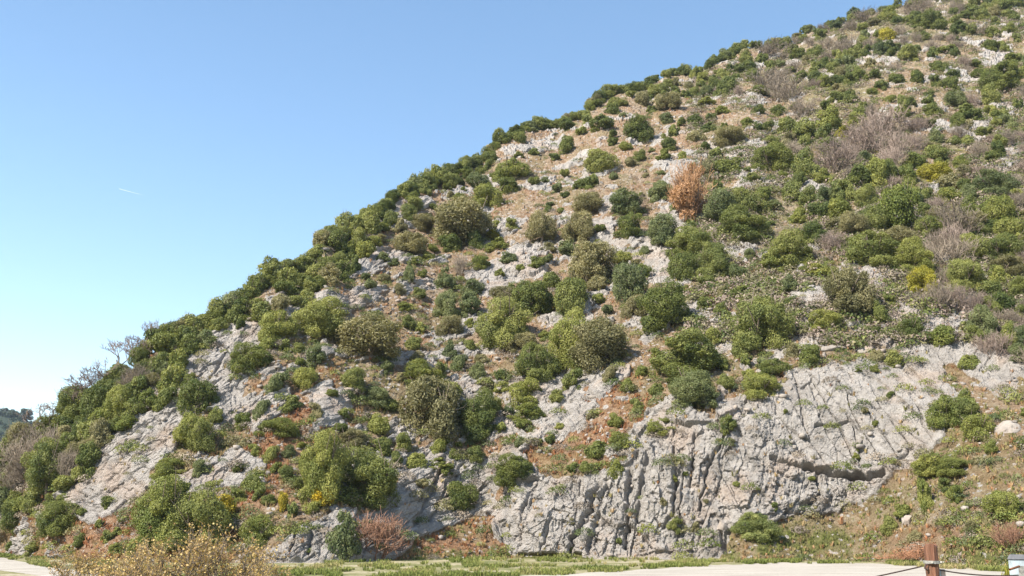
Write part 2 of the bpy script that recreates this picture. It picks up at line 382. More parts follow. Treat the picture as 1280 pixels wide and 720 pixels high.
# ------------------------------------------------------------------ sheets of small geometry
def stamp(tv, tf, pos, scale, rz, tilt=None, axis=None):
    """copies of a template (k,3) at many places as one vertex / face array"""
    n = len(pos); c, s = np.cos(rz), np.sin(rz)
    v = tv[None]*scale[:, None, :]
    x = v[..., 0]*c[:, None]-v[..., 1]*s[:, None]; y = v[..., 0]*s[:, None]+v[..., 1]*c[:, None]
    P = np.stack([x, y, v[..., 2]], -1)+pos[:, None, :]
    f = tf[None]+(np.arange(n)*len(tv))[:, None, None]
    return P.reshape(-1, 3), f.reshape(-1, tf.shape[1])
def rnd_unit(n):
    v = RNG.normal(size=(n, 3)); return v/np.linalg.norm(v, axis=1, keepdims=True)
def leaf_quads(P, Nn, size, aspect=1.7):
    """a rhombic leaf spray at each point, facing Nn"""
    n = len(P); t = rnd_unit(n); t -= Nn*(t*Nn).sum(1, keepdims=True); t /= np.maximum(np.linalg.norm(t, axis=1, keepdims=True), 1e-6)
    b = np.cross(Nn, t); s = size[:, None]
    v = np.stack([P-t*s*aspect*.5, P-b*s*.5+Nn*s*.12, P+t*s*aspect*.5, P+b*s*.5+Nn*s*.12], 1)
    return v.reshape(-1, 3), np.arange(n*4).reshape(n, 4)

# ------------------------------------------------------------------ foliage materials
def leaf_mat(name, dark, light, trans=.3, spread=.35):
    m, nt, n, l, b = nodes(name); k = NB(nt)
    oi = k.new('ShaderNodeObjectInfo')
    t = k.math('ADD', k.math('MULTIPLY', k.attr('tint'), .8), k.math('MULTIPLY', k.math('SUBTRACT', oi.outputs['Random'], .5), spread))
    c = k.ramp(t, [(.08, dark), (.85, light)])
    k.link(c, b.inputs['Base Color']); b.inputs['Roughness'].default_value = .6; b.inputs['Specular IOR Level'].default_value = .25
    tr = k.new('ShaderNodeBsdfTranslucent'); k.link(k.mix(1., c, (1.25, 1.2, .6), 'MULTIPLY'), tr.inputs['Color'])
    mx = k.new('ShaderNodeMixShader'); mx.inputs[0].default_value = trans
    k.link(b.outputs[0], mx.inputs[1]); k.link(tr.outputs[0], mx.inputs[2]); k.link(mx.outputs[0], n['Material Output'].inputs['Surface'])
    return m
LM = {
 'd': leaf_mat('dark_evergreen_leaves', (.060, .086, .023), (.215, .226, .060)),
 'g': leaf_mat('mid_green_leaves', (.086, .112, .032), (.285, .286, .086)),
 'y': leaf_mat('yellow_green_leaves', (.104, .132, .030), (.314, .308, .086)),
 'Y': leaf_mat('golden_green_leaves', (.16, .16, .02), (.41, .355, .05)),
 'o': leaf_mat('olive_grey_leaves', (.130, .125, .060), (.340, .300, .155)),
 'j': leaf_mat('blue_green_leaves', (.075, .100, .042), (.225, .240, .100)),
 'b': leaf_mat('bare_grey_twigs', (.14, .115, .09), (.34, .275, .21), .1),
 'q': leaf_mat('bare_mauve_twigs', (.18, .135, .11), (.38, .295, .245), .1),
 'k': leaf_mat('red_brown_twigs', (.13, .07, .045), (.36, .20, .13), .15),
 'f': leaf_mat('yellow_flowers', (.14, .15, .03), (.70, .48, .03)),
 'r': leaf_mat('rusty_dead_needles', (.29, .16, .085), (.53, .32, .175)),
 'p': leaf_mat('dark_pine_needles', (.045, .075, .018), (.17, .19, .04)),
 'a': leaf_mat('ochre_autumn_leaves', (.24, .15, .06), (.56, .42, .18)),
 'v': leaf_mat('variegated_leaves', (.08, .11, .03), (.46, .46, .17)),
 'h': leaf_mat('distant_green', (.03, .05, .03), (.08, .10, .055)),
}
LM['c'] = LM['j']; LM['t'] = LM['b']
BARK = simple('grey_bark', (.17, .135, .105), .9, .35, 9, .5)

# ------------------------------------------------------------------ plant prototypes (width 1, height 1, base at the origin)
def crown(seed, n, lobes, rl, leaf, zlo=0., flat=1., jit=.55, stray=.08, shape='dome', sub=5, aspect=1.7):
    rs = np.random.default_rng(seed)
    C = []; Rr = []; i = 0
    while len(C) < lobes:
        d = rs.normal(size=3); d /= np.linalg.norm(d)
        r = rl*rs.uniform(.5, 1.45)
        k = rs.uniform(.45, 1.)**.5
        if shape == 'dome':
            if d[2] < -.25: continue
            p = np.array([d[0]*(.5-r)*k, d[1]*(.5-r)*k, zlo+(1-zlo)*(.30+d[2]*.70*k)*(1 if d[2] > 0 else .6)-r*.6*max(d[2], 0)])
            p[2] = max(p[2], zlo+r*.35)
        elif shape == 'ball':
            p = np.array([d[0]*(.5-r)*k, d[1]*(.5-r)*k, zlo+(1-zlo)*.5+d[2]*((1-zlo)*.5-r)*k])
        elif shape == 'cone':
            z = rs.uniform(0, 1)**1.2; w_ = (1-z)*.36+.05; r = rl*(1.15-z*.7); a = rs.uniform(0, 6.28); p = np.array([math.cos(a)*w_*k, math.sin(a)*w_*k, zlo+(1-zlo-r)*z+r*.3])
        elif shape == 'mat':
            p = np.array([d[0]*(.5-r)*k, d[1]*(.5-r)*k, r*.4+abs(d[2])*(.9-r)*k*(1-.7*math.hypot(d[0], d[1])*k)])
        C.append(p); Rr.append(r)
    C = np.array(C); Rr = np.array(Rr)
    # secondary clumps on each lobe
    C2 = []; R2 = []; L2 = []
    for c, r in zip(C, Rr):
        tint = rs.uniform(.15, .85)
        for _ in range(sub):
            d = rs.normal(size=3); d /= np.linalg.norm(d); d[2] = d[2]*.8+.12
            C2.append(c+d*r*rs.uniform(.45, .85)); R2.append(r*rs.uniform(.38, .68)); L2.append(tint+rs.uniform(-.18, .18))
    C2 = np.array(C2); R2 = np.array(R2); L2 = np.array(L2)
    m = int(n*2.2); pk = rs.choice(len(C2), m, p=R2**2/(R2**2).sum())
    d = rs.normal(size=(m, 3)); d /= np.linalg.norm(d, axis=1, keepdims=True)
    rad = rs.uniform(.72, 1.05, m); st = rs.random(m) < stray; rad[st] = rs.uniform(1.05, 1.4, st.sum())
    P = C2[pk]+d*(R2[pk]*rad)[:, None]*np.array([1, 1, flat])
    keep = np.ones(m, bool)
    for q in range(len(C2)):
        keep &= ~((((P-C2[q])**2).sum(1) < (R2[q]*.62)**2))
    keep &= P[:, 2] > -.12
    P = P[keep][:n]; d = d[keep][:n]; pk = pk[keep][:n]
    nn = d+rs.normal(size=d.shape)*jit; nn /= np.linalg.norm(nn, axis=1, keepdims=True)
    sz = leaf*rs.uniform(.55, 1.45, len(P))
    v, f = leaf_quads(P, nn, sz, aspect)
    lo, hi = v[:, :2].min(0), v[:, :2].max(0)
    v[:, :2] = (v[:, :2]-(lo+hi)/2)/np.percentile(hi-lo, 50)
    zt = np.percentile(v[:, 2], 99.7); v[:, 2] = np.where(v[:, 2] > 0, v[:, 2]/zt, v[:, 2])
    tint = np.clip(L2[pk]*.62+rs.random(len(P))*.38, 0, 1)
    me = mesh_from('crown', v, f, 4); attr(me, 'tint', tint, 'FACE'); return me
def tubes(paths, sides=5):
    """paths: list of [(point, radius), ...] -> vertices, faces"""
    Vv, Ff = [], []; base = 0
    for path in paths:
        pts = np.array([p for p, r in path], float); rs = [r for p, r in path]; m = len(pts)
        for k in range(m):
            t = pts[min(k+1, m-1)]-pts[max(k-1, 0)]; t /= max(np.linalg.norm(t), 1e-9)
            u = np.cross(t, (0.31, .95, .05) if abs(t[1]) < .9 else (1, 0, 0)); u /= np.linalg.norm(u); w_ = np.cross(t, u)
            for s in range(sides):
                a = 6.2832*s/sides; Vv.append(pts[k]+(u*math.cos(a)+w_*math.sin(a))*rs[k])
        for k in range(m-1):
            for s in range(sides):
                a = base+k*sides+s; b = base+k*sides+(s+1) % sides; Ff.append((a, b, b+sides, a+sides))
        base += m*sides
    return np.array(Vv), np.array(Ff)
def branches(rs, p, d, L, r, depth, out, spread=.6, up=.15, kids=3):
    pts = [(p.copy(), r)]; q = p.copy(); dd = d.copy()
    for k in range(3):
        dd = dd+rs.normal(size=3)*.16+np.array([0, 0, up*.4]); dd /= np.linalg.norm(dd); q = q+dd*L/3; pts.append((q.copy(), r*(1-.22*(k+1))))
    out.append(pts)
    if depth == 0: return
    for k in range(kids):
        t = rs.uniform(.35, 1.); i = min(int(t*3), 2); pp = pts[i][0]*(1-(t*3-i))+pts[i+1][0]*(t*3-i)
        nd = dd+rs.normal(size=3)*spread+np.array([0, 0, up]); nd /= np.linalg.norm(nd)
        branches(rs, pp, nd, L*rs.uniform(.55, .8), r*.55, depth-1, out, spread, up, kids)
def norm_mesh(name, paths, sides, fit=True, tint=True, rmin=0):
    paths = [[(q, max(r, rmin)) for q, r in p] for p in paths]; v, f = tubes(paths, sides)
    if fit:
        lo, hi = np.percentile(v, 1, 0), np.percentile(v, 99, 0); v = v/np.array([max(hi[0]-lo[0], 1e-6), max(hi[1]-lo[1], 1e-6), hi[2]])
    me = mesh_from(name, v, f, 4)
    if tint: attr(me, 'tint', np.repeat(np.random.default_rng(len(v)).random(len(f)//(3*sides)+1), 3*sides)[:len(f)], 'FACE')
    return me
def trunk_mesh(seed, fork=.35, r=.035, lean=.1, top=.72):
    rs = np.random.default_rng(seed); p = np.array([0, 0, -.12]); out = []
    q = np.array([lean*rs.uniform(-1, 1), lean*rs.uniform(-1, 1), fork]); mid = (p+q)/2+rs.normal(size=3)*.02
    out.append([(p, r*1.35), (mid, r*1.05), (q, r*.9)])
    for k in range(5):
        a = 6.28*k/5+rs.uniform(-.4, .4); e = np.array([math.cos(a)*.26, math.sin(a)*.26, top+rs.uniform(-.12, .1)]); m_ = (q+e)/2+np.array([math.cos(a)*.05, math.sin(a)*.05, -.03])
        out.append([(q, r*.6), (m_, r*.42), (e, r*.16)])
        for j in range(3):
            e2 = e+rs.normal(size=3)*.12+np.array([0, 0, .05]); out.append([(m_, r*.28), ((m_+e2)/2, r*.2), (e2, r*.08)])
    v, f = tubes(out, 6); return mesh_from('trunk', v, f, 4)
P = {}
P['shrub'] = [crown(100+k, 9000, 11+k, .24, .031, sub=6) for k in range(5)]
P['shrub_small'] = [crown(120+k, 2600, 8, .27, .055, sub=5) for k in range(4)]
P['oak'] = [crown(140+k, 20000, 19+k, .20, .0195, zlo=.08, sub=7, stray=.08) for k in range(5)]
P['oak_big'] = [crown(150+k, 42000, 26+k, .175, .0136, zlo=.06, sub=8, stray=.08) for k in range(4)]
P['olive'] = [crown(160+k, 24000, 26, .16, .0145, zlo=.16, sub=7, stray=.3, jit=1., aspect=2.6) for k in range(3)]
P['mat'] = [crown(170+k, 8000, 14, .2, .031, shape='mat', sub=5) for k in range(3)]
P['cone'] = [crown(180+k, 8000, 18, .24, .033, shape='cone', sub=5) for k in range(2)]
P['band'] = [crown(190+k, 7000, 14, .23, .035, zlo=.02, sub=6) for k in range(5)]
P['pine'] = [crown(200, 15000, 20, .2, .024, zlo=.16, shape='ball', sub=5, jit=.8)]
P['dead'] = [crown(221, 4600, 15, .15, .018, zlo=.0, sub=6, stray=.75, jit=1.3, aspect=3.4, flat=.6)]
P['broom'] = [crown(220+k, 7000, 14, .2, .03, sub=5, stray=.3, jit=1.1, aspect=2.4) for k in range(2)]
def bare(seed, stems, depth, r, spread, up, kids=3, sides=3):
    rs = np.random.default_rng(seed); out = []
    for k in range(stems):
        a = rs.uniform(0, 6.28); d = np.array([math.cos(a)*.5, math.sin(a)*.5, 1.]); d /= np.linalg.norm(d)
        branches(rs, np.array([math.cos(a)*.12*rs.random(), math.sin(a)*.12*rs.random(), -.06]), d, .55, r, depth, out, spread, up, kids)
    return out
P['twiggy'] = [norm_mesh('twigs', bare(300+k, 26, 3, .012, .6, .2), 3, rmin=.0042) for k in range(4)]
P['baretree'] = []
for k in range(3):
    rs = np.random.default_rng(330+k); out = []
    branches(rs, np.array([0, 0, -.1]), np.array([.08, 0, 1.]), .55, .035, 5, out, .62, .22, 3)
    P['baretree'].append((norm_mesh('trunk', out[:1]+[p for p in out if p[0][1] > .012], 5, True), out))
BT = []
for k in range(3):      # trunk with main limbs, and the fine twigs as a second part, scaled alike
    out = P['baretree'][k][1]; v, f = tubes(out, 3); lo, hi = np.percentile(v, 1, 0), np.percentile(v, 99, 0); sc = 1/np.array([hi[0]-lo[0], hi[1]-lo[1], hi[2]])
    def part(paths, nm, s):
        v, f = tubes(paths, s); me = mesh_from(nm, v*sc, f, 4); attr(me, 'tint', np.full(len(f), .35), 'FACE'); return me
    BT.append((part([p for p in out if p[0][1] > .0185], 'trunk', 5), part([[(q, max(r, .0036)) for q, r in p] for p in out if p[0][1] <= .0185], 'crown', 3)))
TR = [trunk_mesh(400+k) for k in range(4)]
TRT = [trunk_mesh(410+k, .42, .04, .14) for k in range(2)]
for k, v in P.items():
    if k == 'baretree': continue
    for me in v: me.materials.append(None)
for a, b in BT: a.materials.append(None); b.materials.append(None)
for me in TR+TRT: me.materials.append(BARK)
def setmat(o, m):
    o.material_slots[0].link = 'OBJECT'; o.material_slots[0].material = m

# ------------------------------------------------------------------ the plants of the photograph: centre, foot row, width, height (photo pixels), kind
PLANTS = """85 525 44 40 d;112 530 46 44 d;128 503 32 30 d;146 531 40 44 y;165 512 32 36 g;185 516 26 28 y;203 514 30 26 d;143 546 22 20 g;160 538 34 16 y;98 554 24 28 d;128 567 24 36 o;112 602 30 40 d;55 634 58 72 g;
60 543 40 26 g;240 521 48 42 d;229 564 36 46 y;248 566 36 40 g;268 530 18 22 g;204 600 46 26 y;72 674 58 42 d;80 638 26 20 g;12 664 36 34 d;133 639 18 16 d;196 698 72 86 y;238 692 76 70 g;272 656 44 40 f;
302 420 13 14 d;342 434 44 40 y;396 428 72 54 g;310 478 54 38 d;331 446 22 20 y;353 445 16 15 g;342 498 30 26 j;372 449 18 14 g;396 467 28 28 j;379 492 34 26 y;456 461 92 62 o;438 496 34 30 g;362 518 34 20 g;342 546 52 26 d;
300 531 24 20 y;395 527 20 18 o;238 483 16 10 g;309 614 24 22 g;316 682 46 38 y;364 646 14 18 g;352 641 14 24 f;390 643 24 16 y;400 634 58 82 y;461 637 84 74 g;402 636 30 26 f;425 719 42 57 c;470 717 62 50 k;440 493 30 24 g;
470 508 36 28 j;488 511 24 14 d;474 543 26 28 y;440 563 34 26 o;525 492 50 34 y;548 482 24 24 g;520 464 24 20 o;561 451 18 22 j;482 472 20 18 j;540 560 88 82 o;594 553 58 66 d;556 508 44 30 y;545 587 40 14 d;520 583 30 18 y;618 522 24 24 g;
629 441 66 62 g;653 447 40 30 o;672 486 62 50 g;656 508 44 34 y;660 530 46 26 y;714 470 56 76 y;756 472 78 72 o;717 490 26 24 g;866 478 100 58 g;803 477 18 14 y;771 540 24 20 y;828 547 44 24 y;871 524 62 46 j;652 540 14 11 y;
834 420 76 66 d;817 422 26 20 g;961 443 78 76 g;1036 417 46 28 y;1016 460 30 28 d;971 476 40 26 d;941 482 24 20 y;956 508 52 36 y;912 549 24 24 g;1066 404 66 64 o;1103 407 20 28 d;1143 424 34 24 d;1183 436 30 26 y;1222 434 30 24 d;
1119 457 26 20 g;1098 450 20 12 o;1215 460 30 16 y;1190 545 40 40 y;1216 540 40 36 g;1236 430 40 46 j;1268 442 22 32 y;1234 558 46 34 y;1172 599 44 28 y;1200 599 46 24 d;1262 655 44 36 y;1161 642 20 36 y;950 677 58 34 v;1265 690 40 36 k;
844 667 20 16 g;748 573 32 20 d;779 570 34 22 d;717 592 16 14 d;735 598 18 16 d;769 602 22 22 y;688 553 14 12 d;642 611 52 40 d;580 639 44 36 d;512 318 44 28 o;509 357 14 24 j;556 364 24 28 j;557 397 36 36 j;590 374 28 26 j;589 400 28 32 j;
534 327 26 14 g;522 374 20 12 g;505 386 18 12 y;511 408 18 18 d;527 413 16 14 y;562 422 36 28 o;600 342 24 18 y;574 347 20 26 b;635 330 26 14 j;672 340 24 14 d;690 360 24 20 g;632 388 44 28 o;662 400 46 42 d;684 390 26 22 g;716 402 46 48 g;
744 356 64 52 o;678 310 38 44 o;724 310 48 50 o;712 320 30 24 j;578 310 72 68 o;562 311 32 24 d;594 310 22 26 d;622 312 30 16 d;608 266 40 34 y;528 287 34 24 o;615 300 20 16 f;560 243 14 10 d;597 236 30 22 j;610 212 9 13 d;638 226 46 32 y;637 242 26 20 d;
708 192 20 24 d;668 195 14 10 d;693 200 14 10 d;728 170 16 12 y;755 164 32 22 g;766 172 11 10 d;798 180 44 34 d;783 190 18 14 y;753 213 46 30 g;801 202 18 18 d;836 190 20 18 d;831 204 22 14 d;844 174 16 16 d;834 152 18 14 j;838 140 32 26 o;
815 140 14 10 d;728 238 22 13 d;741 238 16 18 d;697 244 14 13 j;830 244 26 22 j;871 154 18 16 d;888 168 22 14 d;870 180 26 16 o;885 135 32 11 y;905 141 20 10 y;890 149 14 11 d;911 118 30 26 d;945 98 26 16 d;964 88 12 14 d;916 184 36 26 o;
936 162 18 14 y;960 168 24 18 d;946 168 14 14 d;988 167 26 22 g;1010 176 32 34 g;1000 75 24 18 g;973 74 44 24 b;995 90 24 16 b;952 120 22 14 d;950 140 18 12 d;976 142 20 14 d;965 118 50 34 b;988 130 50 36 b;1008 148 36 28 b;866 279 54 72 r;
888 225 20 28 o;826 249 28 24 j;896 198 16 16 d;913 220 36 22 d;970 222 56 46 d;1012 228 32 40 g;905 281 42 48 j;935 265 40 34 g;956 252 22 20 y;972 260 18 14 j;992 252 26 28 g;1012 255 26 28 g;1034 258 26 28 j;1051 257 20 28 g;1002 272 30 18 y;
1046 220 56 42 q;937 308 70 46 g;832 312 44 42 j;787 302 42 32 d;740 276 48 34 o;786 271 44 34 j;872 328 60 44 g;895 354 52 52 g;856 355 38 34 d;926 354 30 20 j;888 364 24 16 d;788 379 40 44 j;722 384 42 32 g;748 368 28 22 o;778 324 26 18 y;
880 390 18 16 d;930 379 40 20 d;796 403 36 32 o;1023 303 34 28 d;1000 274 30 18 y;989 343 54 48 g;969 348 32 26 y;1025 348 32 14 y;1016 328 24 18 b;1060 310 24 15 d;1072 299 36 36 o;1100 292 40 36 g;1133 294 46 62 p;1103 341 70 50 g;1132 312 44 32 o;
1158 378 46 38 Y;1152 347 50 50 y;1216 371 50 46 g;1251 363 30 30 y;1177 226 40 28 Y;1190 233 40 22 o;1212 230 20 15 d;1249 253 52 40 j;1192 254 32 22 y;1256 285 36 36 y;1270 303 40 34 y;1264 334 54 42 g;1196 303 70 50 b;1195 338 50 36 b;1226 329 40 34 g;
1265 353 40 30 o;1140 228 24 26 y;1116 228 26 32 g;1100 236 30 40 y;1090 258 36 30 g;1061 248 32 28 g;1132 146 20 29 d;1115 128 18 12 d;1093 120 16 10 d;1172 112 18 17 d;1149 107 18 18 d;1123 107 24 14 g;1085 101 12 8 d;1170 145 20 18 d;
1200 133 36 24 j;1163 124 14 11 d;1215 154 40 24 d;1165 162 16 13 d;1152 152 16 11 g;1243 132 22 26 g;1275 137 14 15 d;1259 118 50 40 d;1226 102 20 16 d;1213 182 24 15 g;1196 180 18 11 g;1255 174 16 15 d;1270 172 14 14 d;1150 188 26 24 q;1150 166 30 20 q;
1205 207 18 17 y;1244 208 22 17 g;1048 132 22 17 g;1065 131 20 20 g;1040 164 30 34 y;1055 174 20 17 Y;1032 176 22 22 g;1106 170 62 44 q;1086 192 54 40 q;1122 196 40 38 q;1168 40 46 29 d;1204 44 24 19 d;1216 18 30 17 d;1138 78 24 23 g;1168 74 12 15 d;
1176 94 22 16 d;1197 73 12 13 d;1222 88 18 13 d;1241 62 22 17 d;1112 50 24 19 Y;1116 28 30 24 g;1270 30 16 14 d;1196 30 16 12 d;1062 72 36 30 b;1088 26 34 18 b;1036 62 26 18 b;1150 20 40 20 b;1228 46 34 16 b;1230 250 20 18 g;1176 280 30 24 o;1180 320 34 30 b"""
TREES_T = "58 518 40 38 t;78 502 36 36 t;100 486 38 40 t;118 470 36 38 t;152 456 44 44 t;130 468 24 22 t;186 436 36 40 t;172 446 30 32 t;30 600 60 44 b;58 575 50 36 b;88 606 30 34 b;14 620 40 40 b;40 560 40 24 b;175 490 40 30 b;162 500 26 24 b;15 580 36 26 b"
def parse(s):
    for t in s.replace('\n', '').split(';'):
        a = t.split()
        if a: yield float(a[0]), float(a[1]), float(a[2]), float(a[3]), a[4]
SPECS = [dict(x=a, y=b, w=c, h=d, k=e, src='hand') for a, b, c, d, e in parse(PLANTS+';'+TREES_T)]

# woodland along the ridge: one tree after another behind the rock edge
def in_poly(poly, x, y):
    c = False; n = len(poly)
    for k in range(n):
        (x1, y1), (x2, y2) = poly[k], poly[(k+1) % n]
        if (y1 > y) != (y2 > y) and x < (x2-x1)*(y-y1)/(y2-y1)+x1: c = not c
    return c
rr = random.Random(5)
def free(x, y, sep, src_sep):
    for s in SPECS:
        d = math.hypot((s['x']-x)/1.0, (s['y']-s['h']*.4-y)*1.25)
        if d < sep+.5*min(s['w'], s['h']*1.4)*(.72 if s['src'] == 'hand' and s['k'] not in 'bqt' else .62 if src_sep > .3 else .4): return False
    return True
def fill(poly, box, n, wfun, kinds, src, sep=.42, asp=(.7, 1.)):
    made = 0
    for _ in range(n*60):
        if made >= n: break
        x = rr.uniform(box[0], box[2]); y = rr.uniform(box[1], box[3])
        if not in_poly(poly, x, y): continue
        w_ = wfun(x, y)*rr.uniform(.75, 1.35); h_ = w_*rr.uniform(*asp)
        if not free(x, y, w_*sep, sep): continue
        SPECS.append(dict(x=x, y=y+h_*.4, w=w_, h=h_, k=rr.choice(kinds), src=src)); made += 1
for x in list(np.arange(96, 1120, 9.)):       # the skyline trees themselves
    w_ = np.interp(x, [0, 300, 600, 900, 1120], [28, 27, 20, 16, 14])*rr.uniform(.85, 1.2); h_ = w_*rr.uniform(.65, .9)
    top_y = skyline(x)+rr.uniform(-6, 2)
    if x < 205 and rr.random() < .8: continue
    SPECS.append(dict(x=x+rr.uniform(-4, 4), y=max(top_y+h_, crest_px(x)+2), w=w_, h=h_, k=rr.choice('ddddgggj' if x < 950 else 'ddgggjb'), src='band'))
fill(BAND, (-60, 90, 905, 720), 230, lambda x, y: np.interp(x, [0, 300, 600, 900], [29, 28, 20, 16]), 'gggdddyyjo', 'band', .22)
fill([(900,45),(1000,20),(1110,0),(1300,-40),(1300,25),(1150,60),(1050,85),(900,118)], (890, -30, 1300, 120), 100, lambda x, y: 15, 'ddggjob', 'brush', .2)
fill(BRUSH, (880, 0, 1410, 480), 300, lambda x, y: np.interp(y, [0, 120, 250, 420], [13, 16, 25, 31]), 'gggyddjobbq', 'brush', .30)
SLOPE = UPPER+[]
fill([(400, 380), (600, 210), (720, 155), (900, 118), (1000, 300), (1190, 400), (1180, 440), (990, 470), (820, 520), (640, 560), (620, 590), (560, 600), (330, 640), (230, 600), (330, 430)],
     (220, 110, 1200, 640), 150, lambda x, y: np.interp(y, [120, 250, 420, 560], [9, 12, 18, 18]), 'ddgyyjjo', 'small', .55, (.5, .95))
fill(APRON, (905, 440, 1400, 690), 20, lambda x, y: 18, 'yygo', 'small', .7, (.6, .9))
fill(GSTRIP, (0, 440, 430, 690), 14, lambda x, y: 16, 'yygd', 'small', .7, (.6, .9))
fill(CLIFF, (640, 450, 1180, 690), 22, lambda x, y: 9, 'yogd', 'small', .9, (.5, 1.))

# ------------------------------------------------------------------ names and labels
LAND = [  # photo x, y of the middle, phrase used by its neighbours, own label (None: not a plant)
 (866,243,'the rusty dead conifer','dead conifer with rusty orange needles standing alone among green shrubs'),
 (1133,263,'the dark lone pine','dark ragged pine standing taller than the scrub around it'),
 (578,276,'the big grey-crowned olive tree','big grey-green olive tree with its trunk showing and a wide twiggy crown'),
 (1158,359,'the golden-yellow bush','brightest golden-yellow bush on the upper slope above the grey slab'),
 (753,198,'the flat wind-swept shrub','flat wind-swept dark shrub casting a long shadow on the bare upper scree'),
 (973,62,'the tan thicket on the skyline','tan leafless thicket forming the skyline next to a dark evergreen'),
 (1046,199,'the mauve bare thicket','wide mauve-grey bare thicket between green trees high on the slope'),
 (1259,98,'the biggest bush on the scree','biggest dark dome-shaped bush on the upper scree, touching the frame edge'),
 (272,636,'the yellow broom','yellow-flowering broom pressed against the side of the roadside bush'),
 (461,600,'the olive-green roadside oak','dense olive-green oak above the low grey rock, half of a joined pair'),
 (400,593,'the bright oak over the road','bright yellow-green oak at the crest side of the joined pair above the road'),
 (540,520,'the multi-stemmed pale oak','pale green oak with several thin trunks showing beneath its crown'),
 (594,520,'the dense dark-green oak','dense dark-green oak grown against the pale multi-stemmed oak'),
 (470,688,'the red-brown twiggy bush','red-brown twiggy bush at the grass verge beside a conical shrub'),
 (425,690,'the conical verge shrub','blue-green conical shrub standing at the grass verge below the grey rock'),
 (152,433,'the tallest leafless tree','tallest leafless tree standing against the sky on the ridge'),
 (678,288,'the smaller twin olive','smaller of the two short-trunked olive trees standing side by side'),
 (724,286,'the bigger twin olive','bigger of the two short-trunked olive trees standing side by side'),
 (834,387,'the dark round-topped oak','dark round-topped oak with golden upper leaves and a shadow on pale rock'),
 (961,405,'the tall dome-shaped oak','tall dome-shaped oak standing above the top of the grey slab'),
 (1066,372,'the grey-green dome bush','grey-green dome-shaped bush on stony ground, the smoothest of its neighbours'),
 (55,598,'the large oak by the road bend','large mid-green oak above the pale road bend, beside bare thickets'),
 (456,430,'the broad olive-grey tree','broad olive-grey tree with a wide low crown and deep shadow beneath'),
 (756,436,'the rough-crowned olive oak','rough-crowned olive-grey oak above the rust-coloured bank'),
 (714,432,'the bright oak over the bank','bright green oak leaning on the rough-crowned one above the rust bank'),
 (866,449,'the widest oak above the cliff','widest oak on the slope, spreading low just above the cliff edge'),
 (196,655,'the roadside double bush','bright half of the big double bush beside the road'),
 (396,401,'the wide dark oak','wide dark oak on the shoulder just above the tilted slabs'),
 (342,414,'the yellowish oak','yellowish-green oak beside the wide dark oak above the tilted slabs'),
 (240,500,'the oak between the slabs','dark oak growing in the gap between the two tilted pale slabs'),
 (629,411,'the open-limbed oak','open-limbed green oak with trunk and forks visible in mid slope'),
 (744,330,'the grey-tinged dark oak','grey-tinged dark oak just below the twin olive trees'),
 (970,200,'the dark double-crowned pine','dark bushy pine with two crowns above the dense scrub'),
 (937,285,'the flat-topped spreading oak','flat-topped spreading oak with bare stems showing under its crown'),
 (872,303,'the pale-topped oak','pale-topped rounded oak below the rusty dead conifer'),
 (1103,316,'the broad oak over white boulder','broad green oak overhanging the rounded white boulder'),
 (989,319,'the bushy oak on scree','bushy mid-green oak on pale scree with a dark shadow side'),
 (1249,233,'the blue-green round oak','blue-green round oak high on the slope, near the frame edge'),
 (642,591,'the bush at the cliff corner','dark bush hanging at the corner where cliff meets rust bank'),
 (580,621,'the bush in the rock gap','round bush growing in the gap between low rock and cliff'),
 (798,163,'the dark bush on upper scree','large dark bush high on the pale scree near the skyline wood'),
 (1216,350,'the round oak by the thicket','round mid-green oak beside the small bare thicket'),
 (950,660,'the cream-leaved verge bush','cream-and-green leaved bush at the foot of the cliff'),
 (72,653,'the clipped-looking road bush','dark clipped-looking bush on the rusty bank above the road'),
 (310,459,'the bush on the tilted slab','dark bush growing on the face of the upper tilted slab'),
 (956,490,'the bush on the slab edge','yellow-green bush on the top edge of the grey slab'),
 (1172,585,'the low bush by the overhang','low yellow-green bush beside the end of the dark overhang'),
 (1168,26,'the large bush near the summit','large dark bush nearest the top of the hill'),
 (905,257,'the blue-dark conifer','blue-dark bushy conifer pressed beside the rusty dead one'),
 (1196,278,'the wide bare thicket','wide grey bare thicket among green oaks on the upper slope'),
 (1180,500,'the edge of the grey slab',None),(720,530,'the rust-coloured bank',None),(1085,520,'the smooth grey slab',None),(1050,597,'the dark rock overhang',None),(770,640,'the deep cliff gully',None),
 (165,570,'the lower tilted slab',None),(275,460,'the upper tilted slab',None),(1160,690,'the rusty post',None),(880,600,'the rough middle cliff',None),
 (845,72,'the upper skyline wood',None),(400,300,'the skyline step',None),(620,185,'the skyline dip',None),(700,150,'the skyline hump',None),(310,350,'the steep skyline shoulder',None),(500,250,'the skyline mid-ridge wood',None),(1000,40,'the skyline jump',None)]
TONE = {'d':'dark green','g':'mid-green','y':'yellow-green','Y':'golden-green','o':'olive-grey','j':'blue-green','b':'bare grey','q':'bare mauve','k':'red-brown','f':'yellow-flowered','t':'leafless','c':'blue-green','v':'cream-leaved','r':'rusty','p':'dark'}
